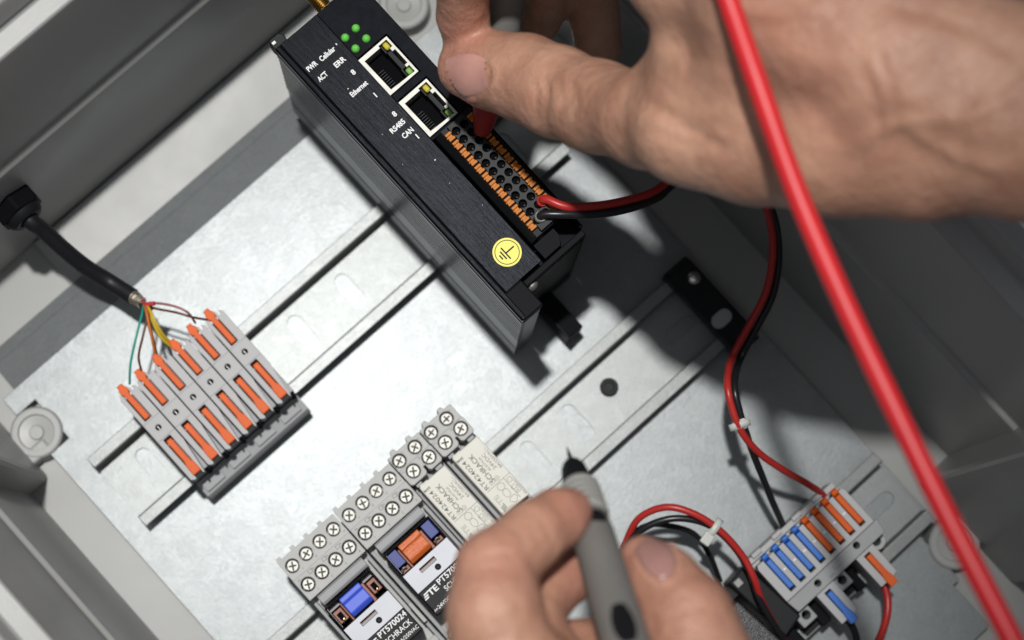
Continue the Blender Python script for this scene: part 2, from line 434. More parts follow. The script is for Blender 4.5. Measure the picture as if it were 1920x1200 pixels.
# wall section: (outward distance from the inner foot, height)
WP = [(0, -8.5), (0.3, 4), (1.6, 86), (1.9, 88.6), (4.0, 90.0), (6.9, 168), (7.4, 171), (14.5, 172.5), (15.2, 174), (15.4, 187), (16.4, 188.5), (22.5, 188.5), (23.5, 187.5), (23.5, 164), (13.5, 160), (6.5, -13), (0, -13)]
def wall(foot, sign, lo, hi, axis):
    MB().prism([(foot + sign * a, b) for a, b in WP], lo, hi, axis).build('wall', 'box', enc, bevel=0.8, smooth=40)
wall(YT, 1, XL - 7, XR + 7, 'x'); wall(YB, -1, XL - 7, XR + 7, 'x')
wall(XL, -1, YB - 30, YT + 30, 'y'); wall(XR, 1, YB - 30, YT + 30, 'y')
MB().box(-88, -73.5, 146, 188, -8.2, 150).build('corner_pillar', 'box', enc, bevel=2)
MB().box(182.5, 205, -142, -87, -8.2, 150).build('corner_pillar', 'box', enc, bevel=2)
for x, y in ((-65, 161.5), (174.5, -113.2), (158, 195)):
    MB().lathe((x, y, -8.2), (0, 0, 1), [(0, 11), (7, 10.6), (9.4, 10.2), (10.0, 9.4), (10.0, 7.2), (9.0, 6.8), (8.7, 3.0), (9.6, 2.6), (9.6, 0.01)], 28).build('mounting_boss', 'box', enc, smooth=35)
MB().box(-86, -64.5, 152.5, 158.5, -8.3, 1.5).build('boss_rib', 'box', enc, bevel=1)
MB().prism([(YT - 26, -8.1), (YT - 26, -7.2), (YT - 3, -4.4), (YT - 0.5, -4.2), (YT - 0.5, -8.1)], -17, 150, 'x').build('floor_ledge', 'box', enc, bevel=0.4)

# ------------------------------------------------------------------ mounting plate
PX0, PX1, PY0, PY1, FY = -66.5, 175.5, -146.0, 198.5, 180.5
pl = thing('mounting_plate', (54, 17, -1.6), 'bright galvanised steel mounting plate on the enclosure floor', 'plate')
outer = [(PX0, PY0), (163, PY0), (163, -125), (PX1 - 9, -125), (PX1 - 9, -102), (PX1, -102), (PX1, FY), (PX0, FY), (PX0, 172), (-57, 172), (-57, 151.5), (PX0, 151.5)]
MB().holed(outer, [circle(140, 165, 3.2), circle(-48, -60, 3)], -1.6, 0).build('sheet', 'plate', pl, bevel=0.15, seg=1)
fz = -math.tan(math.radians(15.5)) * (PY1 - FY)
MB().prism([(FY, 0), (PY1, fz), (PY1, fz - 1.6), (FY, -1.6)], PX0 + 6, 148, 'x').build('folded_edge', 'plate', pl, bevel=0.15, seg=1)
MB().prism([(193.2, -3.45), (193.7, -3.1), (194.6, -3.35), (194.6, -4.0), (193.2, -4.0)], PX0 + 6, 148, 'x').build('edge_bead', 'plate', pl)

# ------------------------------------------------------------------ DIN rails
def rail(yc, x0, x1, slots, label):
    t = thing('mounting_rail', ((x0 + x1) / 2, yc, 0.05), label, 'rail', 'top hat rails on the plate')
    MB().holed(rect(x0, x1, yc - 13.4, yc + 13.4), [stadium(x, yc, 15, 3.1) if a == 0 else [(yy - yc + x, xx - x + yc) for xx, yy in stadium(x, yc, 17, 3.1)] for x, a in slots], 0.15, 1.15).build('channel_floor', 'railfloor', t)
    for s in (1, -1):
        p = [(yc + s * 12.5, 0.12), (yc + s * 13.5, 0.12), (yc + s * 13.5, 10.6), (yc + s * 17.5, 10.6), (yc + s * 17.5, 11.7), (yc + s * 13.0, 11.7), (yc + s * 12.5, 11.2)]
        MB().prism(p, x0, x1, 'x').build('flange', 'rail', t, bevel=0.25)
    return t
rail(121.3, -56.5, 166, [(-40, 1), (39, 1), (64, 1), (150, 1)], 'galvanised rail under the black device and the six two-lever connectors')
r2 = rail(22.3, -58, 165, [(-45, 1), (74, 1), (96, 1), (151, 0)], 'galvanised rail passing under the relay row, middle one of three')
rail(-82.3, 60, 173.5, [(162, 0)], 'galvanised rail under the blue and orange lever terminal')
MB().lathe((114.5, 24.1, 1.1), (0, 0, 1), [(0, 3.7), (1.6, 3.7), (2.0, 3.2), (2.0, 2.2), (1.0, 1.9), (1.0, 0.01)], 20).build('rail_screw', 'black', r2, smooth=35)

# black end clamp on the middle rail
ec = thing('end_clamp', (164, 20, 7.5), 'black plastic end clamp closing the middle rail', 'clamp')
MB().prism([(-1.5, 10), (-1.5, 17), (4, 20), (40, 20), (42, 17), (42, 9), (40.2, 9), (40.2, 11.9), (4, 11.9), (4, 10)], 158, 170, 'x').build('body', 'black', ec, bevel=0.6)
MB().prism(stadium(163, 14, 9, 3), 19.9, 21.2).build('tab', 'midgrey', ec, bevel=0.3)
MB().lathe((166, 33, 20), (0, 0, 1), [(0, 2.6), (1.0, 2.6), (1.5, 1.8), (1.5, 0.01)], 16).build('screw', 'steel', ec, smooth=35)

#@@OBJECTS
# ------------------------------------------------------------------ six lever connectors on the upper rail
def lever_poly(x, y_in, y_out, s):
    """flat lever seen from above; s=+1 points to +Y"""
    L = abs(y_out - y_in)
    pts = [(-1.15, 0), (1.15, 0), (1.15, L - 4.6), (1.75, L - 3.6), (1.75, L - 1.9), (1.2, L - 1.5), (1.2, L), (-1.2, L), (-1.2, L - 1.5), (-1.75, L - 1.9), (-1.75, L - 3.6), (-1.15, L - 4.6)]
    if s < 0:
        pts = [(-1.15, 0), (1.15, 0), (1.15, L - 6.5), (1.75, L - 4.0), (1.8, L), (-1.8, L), (-1.75, L - 4.0), (-1.15, L - 6.5)]
    return [(x + a, y_in + s * b) for a, b in pts]

ORD = ['first', 'second', 'third', 'fourth', 'fifth', 'sixth']
WIREC = ['teal wire', 'brown wire', 'thin orange wire', 'yellow wires', 'thin red wire', 'thin black wire']
def lever_connector(cx, k):
    lab = 'grey two-lever connector taking the %s, %s of six from the enclosure corner' % (WIREC[k], ORD[k])
    t = thing('lever_connector', (cx, 123, 8), lab, 'connector', 'six grey connectors with orange levers')
    x0, x1 = cx - 4.1, cx + 4.1
    o = [(x0, 102.5), (cx - 2.9, 101.6), (cx - 1.95, 101.6), (cx - 1.95, 120.8), (cx + 1.35, 120.8), (cx + 1.35, 101.6), (cx + 2.0, 101.6), (x1 - 0.25, 114.5), (x1, 116),
         (x1, 143.2), (cx + 2.9, 144.6), (cx + 2.5, 142.5), (cx + 1.9, 142.5), (cx + 1.6, 145.0), (cx + 0.9, 145.0), (cx + 0.9, 130.6), (cx - 2.4, 130.6), (cx - 2.4, 144.4), (cx - 3.2, 144.4), (x0, 142.6)]
    body = MB().holed(o, [circle(cx - 0.1, 125.7, 1.15, 14)], 30.5, 37).build('body', 'grey', t, bevel=0.28)
    MB().box(x0 + 0.1, x1 - 0.1, 103.2, 143.0, 12.0, 30.4).build('lower_shell', 'midgrey', t, bevel=0.3)
    MB().box(x0 + 0.35, x1 - 0.35, 121.2, 121.5, 36.9, 37.15).build('rib', 'midgrey', t)
    MB().box(x0 + 0.35, x1 - 0.35, 129.7, 130.0, 36.9, 37.15).build('rib', 'midgrey', t)
    MB().cyl((cx - 0.1, 125.7, 30.4), (cx - 0.1, 125.7, 32.5), 1.1, n=14).build('test_hole', 'cavity', t)
    MB().box(cx - 0.35, cx - 0.05, 124.8, 126.6, 32.4, 34.6).build('contact', 'screw', t)
    MB().prism(lever_poly(cx - 0.75, 131.0, 147.6, 1), 34.2, 38.0).build('lever', 'orange', t, bevel=0.35)
    MB().prism(lever_poly(cx - 0.3, 119.6, 103.0, -1), 34.2, 38.0).build('lever', 'orange', t, bevel=0.35)
    MB().box(cx - 1.9, cx + 1.3, 119.5, 120.75, 30.45, 31.2).build('lever_recess', 'cavity', t)
    MB().box(cx + 2.1, x1 - 0.4, 101.9, 103.1, 12, 30).build('wire_entry', 'cavity', t)
    return t
for k in range(6):
    lever_connector(-27.0 + 8.62 * k, k)

ca = thing('rail_adapter', (-5.5, 99, 8), 'dark grey carrier bar along the lower edge of the six connectors', 'adapter')
MB().prism([(95.0, 6.6), (95.0, 12.5), (96.0, 15.0), (102.6, 16.4), (102.6, 15.15), (141, 15.15), (141, 15.25), (102.0, 15.25), (102.0, 6.6)][:4] + [(102.6, 16.4), (102.6, 6.6)], -31.3, 20.2, 'x').build('bar', 'midgrey', ca, bevel=0.3)
for k in range(4):
    MB().box(-29.8 + k * 13, -21.0 + k * 13, 97.2, 100.8, 15.4, 16.9).build('latch', 'midgrey', ca, bevel=0.25)

# ------------------------------------------------------------------ cable gland and sensor cable
gl = thing('cable_gland', at(25, 400, 40), 'black hexagonal cable gland screwed through the enclosure wall', 'cable gland')
gp = Vector((-11.5, 224.5, 58.0))
hexn = lambda r0, y0, y1: [(gp.x + r0 * math.cos(math.pi / 6 + k * math.pi / 3), gp.z + r0 * math.sin(math.pi / 6 + k * math.pi / 3)) for k in range(6)]
MB().prism(hexn(9.6, 0, 0), 216.0, 223.0, 'y').build('nut', 'blackgloss', gl, bevel=0.8)
MB().lathe((gp.x, 216.2, gp.z), (0, -1, 0), [(0, 7.6), (2.2, 7.0), (3.4, 5.8), (3.4, 3.9), (0.5, 3.6)], 24).build('dome', 'black', gl, smooth=40)

cb = thing('sensor_cable', at(150, 480, 28), 'thick black cable ending in a shield braid and thin coloured wires', 'cable')
e = Vector(at(249, 556, 33))
jp = [(gp.x, 224, gp.z), (gp.x + 0.2, 213, gp.z - 0.5), at(78, 430, 53), at(118, 466, 45), at(160, 500, 37), at(205, 528, 31), e]
MB().tube(jp, 3.15, 16).build('jacket', 'jacket', cb, smooth=60)
d = (e - Vector(at(205, 528, 31))).normalized()
f_ = e + d * 5.0
MB().tube([e - d * 0.5, e + d * 1.5, e + d * 3.2, f_], lambda t: 2.9 - 1.2 * t + 0.25 * math.sin(t * 40), 14).build('shield_braid', 'braid', cb, smooth=60)
for k in range(9):
    a = random.uniform(0, 6.28); r = random.uniform(1.2, 2.6)
    q = Vector((math.cos(a) * r, math.sin(a) * r, random.uniform(-1, 2)))
    MB().tube([e + d * 1.0 + q * 0.6, e + d * 3 + q, e + d * random.uniform(4.5, 7) + q * 1.3], 0.16, 5, 3).build('strand', 'braid', cb, smooth=60)
LW = [(-27.0 + 8.62 * k) for k in range(6)]
def cond(mt, pts, r=0.48, name='conductor'):
    MB().tube(pts, r, 7, 7).build(name, mt, cb, smooth=60)
cond('teal', [f_, at(267, 585, 40), at(257, 625, 42), at(245, 680, 40), at(243, 720, 34)])
cond('brownw', [f_, at(276, 590, 42), at(268, 630, 43), at(260, 668, 40), at(266, 698, 34)])
cond('orangew', [f_, at(273, 580, 44), at(282, 620, 44), at(288, 650, 41), at(295, 672, 34)])
cond('orangew', [f_, at(275, 575, 41), at(279, 605, 42), at(286, 635, 40), at(294, 668, 33)], 0.7)
cond('yelloww', [f_, at(276, 575, 40), at(288, 605, 40), at(302, 632, 38), at(322, 650, 34)], 0.75)
cond('yelloww', [f_, at(279, 578, 42), at(292, 605, 43), at(306, 628, 40), at(326, 648, 34)], 0.6)
cond('pinkw', [f_, at(300, 569, 42), at(330, 575, 47), at(352, 586, 46), at(366, 605, 34)])
cond('brownw', [f_, at(290, 578, 42), at(330, 586, 46), at(362, 595, 45), at(392, 600, 36)])
cond('redw', [e + d * 2.5, e + d * 4.5 + Vector((0.6, 0, 1)), at(272, 570, 40), at(290, 569, 42)], 0.85)
cond('blackwire', [e + d * 3, at(268, 578, 37), at(285, 578, 42)], 0.8)

# ------------------------------------------------------------------ black gateway device
ZT = 107.0
gw = thing('gateway_device', (113, 124, 7.5), 'black industrial device with ribbed side, two network sockets and amber terminal block', 'device')
# ribbed heat sink, section in x-z
fp = [(103, 8)]
fp += [(95.2, 8), (94.5, 9), (94.5, 24), (95.2, 24.6), (95.2, 26.4), (94.5, 27), (94.5, 46)]
z = 46.0
for k in range(9):
    fp += [(96.2, z + 0.2), (96.2, z + 1.4), (94.2, z + 1.7), (94.2, z + 4.75)]; z += 4.9
fp += [(95.6, 91.2), (95.6, 93), (93.9, 93.6), (93.9, 97.6), (95.4, 98.2), (95.4, 99.8), (94.0, 100.4), (94.0, 104.6), (94.4, 104.9), (103, 104.9)]
hs = MB().prism(fp, 58.6, 189.6, 'y').build('heat_sink', 'anod', gw, bevel=0.12, seg=1)
MB().box(103.05, 131.8, 69.2, 189.3, 8, 95.9).build('housing', 'panel', gw, bevel=0.4)
MB().box(103.2, 131.8, 186.8, 189.25, 96.0, 104.35).build('end_wall', 'panel', gw, bevel=0.3)
MB().prism([(96.0, 105.65), (96.0, 106.6), (96.4, 107), (113.0, 107), (113.2, 106.8), (113.2, 105.65)], 70.0, 189.0, 'y').build('label_strip', 'strip', gw, bevel=0.1, seg=1)
MB().prism([(93.6, 105.0), (93.6, 106.0), (94.2, 106.7), (95.5, 106.6), (95.98, 106.3), (95.98, 104.95)], 58.8, 189.4, 'y').build('edge_trim', 'strip', gw, bevel=0.1, seg=1)
ls = [o for o in gw.children if o.name.startswith('label_strip')][0]
# corner caps of the heat sink
MB().box(94.3, 103.2, 58.2, 69.8, 98.0, 106.4).build('corner_cap', 'blackgloss', gw, bevel=0.5)
MB().prism([(93.6, 188.8), (99.2, 188.8), (99.6, 191.5), (98.4, 193.0), (93.9, 193.0), (93.4, 190.5)], 99, 106.9).build('corner_cap', 'black', gw, bevel=0.4)
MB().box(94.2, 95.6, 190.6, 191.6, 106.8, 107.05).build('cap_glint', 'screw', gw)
# end plate with its label
MB().box(103.4, 131.6, 66.6, 69.1, 9, 104.2).build('end_plate', 'blackgloss', gw, bevel=0.4)
ep = [o for o in gw.children if o.name.startswith('end_plate')][0]
MB().box(107, 129.5, 66.35, 66.58, 40, 101).build('rating_label', 'black', ep)
for k in range(7):
    MB().box(109, 120 + 6 * random.random(), 66.25, 66.33, 95 - 5 * k, 96 - 5 * k).build('rating_line', 'inkgrey', ep)
MB().lathe((105.6, 66.4, 99.5), (0, -1, 0.25), [(0, 2.3), (0.8, 2.2), (1.5, 1.4), (1.7, 0.01)], 18).build('screw', 'screw', gw, smooth=50)
MB().lathe((119.0, 75.2, 102.6), (0, 0, 1), [(0, 2.2), (1.0, 2.1), (1.7, 1.3), (1.8, 0.01)], 18).build('screw', 'screw', gw, smooth=50)
MB().prism([(114.6, 69.6), (122, 69.6), (124.2, 72.5), (124.2, 76), (114.6, 76)], 104.5, 105.4).build('screw_recess', 'blackgloss', gw, bevel=0.2)
# front panel with openings
PORT = [(112.9, 126.3, 149.4, 166.5), (113.3, 126.6, 128.9, 145.6)]
holes = [rect(a - 0.15 + 0.6, b + 0.7, c - 0.3, d_ + 0.8) for a, b, c, d_ in PORT]
fpn = MB().holed(rect(113.35, 131.6, 127.9 - 0.4, 189.2), holes, 104.4, 106.5).build('front_panel', 'panel', gw, bevel=0.2)
MB().box(131.0, 132.4, 69.4, 189.0, 98, 106.2).build('side_rail', 'blackgloss', gw, bevel=0.3)
for (a, b, c, d_) in PORT:
    p = thing.__wrapped__ if False else None
    o = [(a, c), (b, c), (b, d_), (a, d_)]
    # stepped socket mouth
    ih = [(a + 1.7, c + 1.5), (b - 5.2, c + 1.1), (b - 3.9, c + 1.1), (b - 1.0, c + 0.9), (b - 1.0, c + 3.9), (b - 2.2, c + 3.9), (b - 2.2, c + 5.0), (b - 0.9, c + 5.0), (b - 0.9, d_ - 5.6), (b - 2.1, d_ - 5.6), (b - 2.1, d_ - 4.2), (b - 3.2, d_ - 4.2), (b - 0.9, d_ - 4.0), (b - 0.9, d_ - 0.9), (b - 4.6, d_ - 0.9), (b - 4.6, d_ - 1.8), (a + 1.5, d_ - 1.8)]
    sh = MB().holed(o, [ih], 100.0, 107.2).build('network_socket', 'tin', gw, bevel=0.12, seg=1)
    MB().box(a + 0.4, b - 0.4, c + 0.4, d_ - 0.4, 96.0, 99.9).build('socket_back', 'cavity', sh)
    MB().box(b - 3.9, b - 2.0, c + 4.3, d_ - 4.5, 99.95, 106.0).build('key_block', 'black', sh, bevel=0.2)
    MB().box(b - 4.3, b - 3.6, c + 1.4, c + 4.6, 99.95, 106.4).build('lamp_frame', 'black', sh, bevel=0.1)
    MB().box(b - 4.3, b - 3.6, d_ - 4.6, d_ - 1.4, 99.95, 106.4).build('lamp_frame', 'black', sh, bevel=0.1)
    for k in range(8):
        MB().box(a + 3.0, a + 5.3, c + 2.4 + 1.02 * k, c + 2.75 + 1.02 * k, 99.95, 101.6).build('contact', 'black', sh)
    MB().box(b - 3.3, b - 1.2, d_ - 3.9, d_ - 1.1, 101, 106.6).build('yellow_lamp', 'ledyellow', sh, bevel=0.7, seg=3)
    MB().box(b - 3.3, b - 1.2, c + 1.1, c + 3.7, 101, 106.6).build('green_lamp', 'ledlime', sh, bevel=0.7, seg=3)
for x, y in ((120.1, 175.9), (115.0, 175.8), (120.4, 170.6), (115.1, 170.4)):
    MB().lathe((x, y, 106.45), (0, 0, 1), [(0, 1.55), (0.8, 1.5), (1.5, 1.2), (1.95, 0.7), (2.1, 0.05)], 18).build('status_lamp', 'ledgreen', gw, smooth=60)
# lettering on the strip
for s_, x, y, h, w in (('PWR', 97.2, 174.9, 1.75, 4.3), ('Cellular', 103.0, 174.7, 1.75, 6.7), ("'", 110.9, 174.6, 1.6, None), ('ACT', 97.6, 169.6, 1.75, 4.0), ('ERR', 105.4, 169.5, 1.8, 4.6),
                       ('8', 108.1, 163.6, 1.75, None), ('Ethernet', 102.6, 157.8, 1.75, 7.4), ('1', 108.9, 152.2, 1.75, None), ('8', 108.9, 142.6, 1.75, None), ('RS485', 104.3, 138.6, 1.75, 6.3), ('CAN', 106.2, 134.4, 1.75, 4.6), ('1', 110.0, 131.2, 1.75, None)):
    text(s_, x, y, 107.06, h * 1.08, w, 0, 'white', gw, bold=0.03)
for x, y, q in ((103.4, 161.2, 0.28), (109.2, 121.6, 0.34), (101.5, 140.8, 0.16), (107.5, 112.0, 0.15), (99.6, 128.0, 0.14), (110.8, 98.5, 0.16)):
    MB().prism([(x - q, y - q * 0.5), (x + q * 0.7, y - q * 0.6), (x + q, y + q * 0.4), (x - q * 0.4, y + q * 0.7)], 107.03, 107.12).build('dust_speck', 'white', gw)
# earth sticker
MB().cyl((106.0, 80.2, 107.0), (106.0, 80.2, 107.12), 5.15, n=40).build('earth_sticker', 'yellow', gw)
es = [o for o in gw.children if o.name.startswith('earth_sticker')][0]
mb = MB(); n = 40
for k in range(n):
    a, b = 2 * math.pi * k / n, 2 * math.pi * (k + 1) / n
    mb.add([(106 + r * math.cos(t), 80.2 + r * math.sin(t), 107.15) for r, t in ((4.15, a), (4.42, a), (4.42, b), (4.15, b))], [(0, 1, 2, 3)])
mb.build('ring', 'ink', es)
sym = MB()
sym.box(105.4, 109.2, 79.95, 80.5, 107.13, 107.17)
for x, hl in ((105.4, 2.6), (104.3, 1.75), (103.2, 0.95)):
    sym.box(x - 0.26, x + 0.26, 80.2 - hl, 80.2 + hl, 107.13, 107.18)
sym.build('earth_symbol', 'ink', es)
# pluggable terminal block
pg = MB().prism([(114.4, 104.5), (114.6, 106.6), (116.6, 110.4), (116.9, 110.6), (130.4, 110.6), (131.0, 110.0), (131.0, 104.5)], 76.6, 127.3, 'y').build('terminal_block', 'black', gw, bevel=0.2)
YH = [123.4 - 3.86 * k for k in range(12)]
hl = [circle(120.8, y, 1.55, 16) for y in YH] + [circle(124.6, y, 1.55, 16) for y in YH]
MB().holed(rect(119.3, 126.4, 77.2, 126.6), hl, 110.7, 113.4).build('wire_holes', 'plugblack', pg, bevel=0.12, seg=1)
MB().box(119.2, 126.5, 77.1, 126.7, 110.5, 110.66).build('hole_shade', 'cavity', pg)  # dark sheet added under the slab so the holes read as shaded
lv = MB()
lv.box(-1.25, 1.25, -1.55, -0.55, 0, 2.2).box(-1.25, 1.25, 0.55, 1.55, 0, 2.2).box(-0.95, 0.95, -0.56, 0.56, 0, 1.5).box(-1.45, -0.9, -0.3, 0.3, 0, 1.9)
first = None
for x, s_ in ((117.95, 1), (128.2, -1)):
    for y in YH:
        if first is None:
            l2 = MB(); l2.v = [(x + a, y + b, 110.7 + c) for a, b, c in lv.v]; l2.f = list(lv.f)
            first = l2.build('push_lever', 'plugorange', pg, bevel=0.14, seg=1); fx = (x, y)
        else:
            shift(first, (x - fx[0], y - fx[1], 0), pg)
first = None
for x in (121.0, 124.9):
    for y in YH:
        if first is None:
            first = MB().box(x - 0.25, x + 0.25, y - 0.9, y - 0.5, 110.65, 112.0).build('clamp_contact', 'slot', pg); fx = (x, y)
        else: shift(first, (x - fx[0], y - fx[1], 0), pg)
MB().cyl((118.8, 189.4, 94), (118.8, 191.5, 94), 4.6, n=6).build('antenna_nut', 'gold', gw, bevel=0.2)
MB().lathe((118.8, 191.4, 94), (0, 1, 0), [(0, 3.0)] + [(0.35 + 0.4 * k, 3.1 if k % 2 else 2.7) for k in range(24)] + [(10.2, 2.2), (10.2, 0.9), (6, 0.8)], 24).build('antenna_socket', 'gold', gw, smooth=30)
MB().prism([(113, 5), (121, 5), (121, 18), (113, 22)], 48, 66.5, 'y').build('rail_clip', 'black', gw, bevel=0.5)

# ------------------------------------------------------------------ relay sockets and relays
def screw_part(x, y, z, parent, r=2.35, rot=0.0):
    s = MB().lathe((x, y, z - 2.2), (0, 0, 1), [(0, r), (1.9, r), (2.25, r - 0.35), (2.25, 0.01)], 20).build('screw', 'screw', parent, smooth=35)
    c_, n_ = math.cos(rot), math.sin(rot)
    sl = MB()
    for (a, b) in ((1.6, 0.34), (0.34, 1.45)):
        q = [(-a, -b), (a, -b), (a, b), (-a, b)]
        sl.prism([(x + u * c_ - w * n_, y + u * n_ + w * c_) for u, w in q], z + 0.06, z + 0.085 + (0.01 if a < 1 else 0))
    sl.build('drive_slot', 'slot', s)
    q = [(-r + 0.1, -0.2), (-1.45, -0.2), (-1.45, 0.2), (-r + 0.1, 0.2)]
    MB().prism([(x + u * c_ - w * n_, y + u * n_ + w * c_) for u, w in q], z + 0.05, z + 0.075).build('head_slot', 'slot', s)
    return s

def ring_holes(pts, r): return [circle(x, y, r, 18) for x, y in pts]

def wide_socket(x0, k, label):
    x1 = x0 + 27.8
    t = thing('relay_socket', ((x0 + x1) / 2, 22, 7.5), label, 'relay socket', 'wide relay sockets')
    xs = [x0 + 3.75 + 6.75 * i for i in range(4)]
    up = [(x, 52.6) for x in xs]; lo = [(x, 43.3) for x in xs]
    # stepped upper terminal tiers
    MB().box(x0 + 0.15, x1 - 0.15, -22, 57.0, 12.0, 37.5).build('base', 'socket', t, bevel=0.5)
    o = [(x0 + 0.12, 47.9), (x1 - 0.12, 47.9)]
    for i in range(3, -1, -1):
        x = xs[i]
        o += [(x + 2.6, 57.2), (x + 2.2, 58.6), (x + 0.6, 58.6), (x + 0.3, 57.2)] if i < 4 else []
    o = [(x0 + 0.12, 47.9), (x1 - 0.12, 47.9), (x1 - 0.12, 57.2)]
    for x in reversed(xs):
        o += [(x - 1.4, 57.2), (x - 1.6, 58.5), (x - 3.2, 58.5), (x - 3.4, 57.2)]
    o += [(x0 + 0.12, 57.2)] if o[-1][0] > x0 + 0.2 else []
    MB().holed(o, ring_holes(up, 2.75), 37.6, 42.6).build('upper_tier', 'socket', t, bevel=0.3)
    MB().holed([(x0 + 0.12, 38.2), (x1 - 0.12, 38.2), (x1 - 0.12, 47.8), (x0 + 0.12, 47.8)], ring_holes(lo, 2.75), 37.6, 48.4).build('lower_tier', 'socket', t, bevel=0.35)
    for i, (x, y) in enumerate(up): screw_part(x, y, 41.2, t, rot=random.uniform(0, 1.5))
    for i, (x, y) in enumerate(lo): screw_part(x, y, 47.2, t, rot=random.uniform(0.4, 1.2))
    for i, x in enumerate(xs):
        text(str(4 - i) if False else str(i + 1), x + 1.6, 39.2, 48.45, 0.95, None, 0, 'inkgrey', t)
        text(('4', '8', '12', '14')[i], x + 2.0, 49.0, 42.66, 0.8, None, 0, 'inkgrey', t)
        text(('44', '34', '24', '14')[i], x - 2.2, 46.2, 48.46, 0.8, None, 0, 'inkgrey', t)
        if i < 3:
            mb = MB()
            for a, b, c, d_ in ((x + 2.9, x + 4.6, 45.6, 45.75), (x + 2.9, x + 4.6, 46.9, 47.05), (x + 2.9, x + 3.05, 45.6, 47.05), (x + 4.45, x + 4.6, 45.6, 47.05)):
                mb.box(a, b, c, d_, 48.4, 48.45)
            mb.build('contact_mark', 'inkgrey', t)
    # retaining lip and side cheeks
    MB().prism([(33.2, 38), (33.2, 52.5), (34.2, 53.5), (36.8, 53.5), (37.6, 52.0), (37.6, 38)], x0 + 3.2, x1 - 3.0, 'x').build('retainer', 'midgrey', t, bevel=0.3)
    MB().box(x0 + 0.3, x0 + 1.7, -6, 36.5, 37.6, 46).build('cheek', 'midgrey', t, bevel=0.3)
    MB().box(x1 - 1.7, x1 - 0.3, -6, 36.5, 37.6, 46).build('cheek', 'midgrey', t, bevel=0.3)
    MB().box(x1 - 1.75, x1 - 0.25, 4, 13, 46.1, 50).build('latch_arm', 'socket', t, bevel=0.3)
    # lower terminals
    lo2 = [(x, -6.6) for x in xs]; lo3 = [(x, -15.5) for x in xs]
    MB().holed([(x0 + 0.12, -11), (x1 - 0.12, -11), (x1 - 0.12, -1.6), (x0 + 0.12, -1.6)], ring_holes(lo2, 2.75), 37.6, 44.4).build('lower_tier', 'socket', t, bevel=0.35)
    MB().holed([(x0 + 0.12, -21), (x1 - 0.12, -21), (x1 - 0.12, -11.2), (x0 + 0.12, -11.2)], ring_holes(lo3, 2.75), 37.6, 40.4).build('upper_tier', 'socket', t, bevel=0.35)
    for x, y in lo2: screw_part(x, y, 43.2, t, rot=random.uniform(0, 1.5))
    for x, y in lo3: screw_part(x, y, 39.2, t, rot=random.uniform(0, 1.5))
    for i, x in enumerate(xs): text(('13', 'A2', 'A1', '14')[i] if i in (1, 2) else '9', x - 0.9, -3.2, 44.46, 0.9, None, 0, 'inkgrey', t)
    return t
wide_socket(-27.6, 0, 'grey eight-screw relay socket under the relay with the blue flag')
wide_socket(0.5, 1, 'grey eight-screw relay socket under the relay with the orange flag')

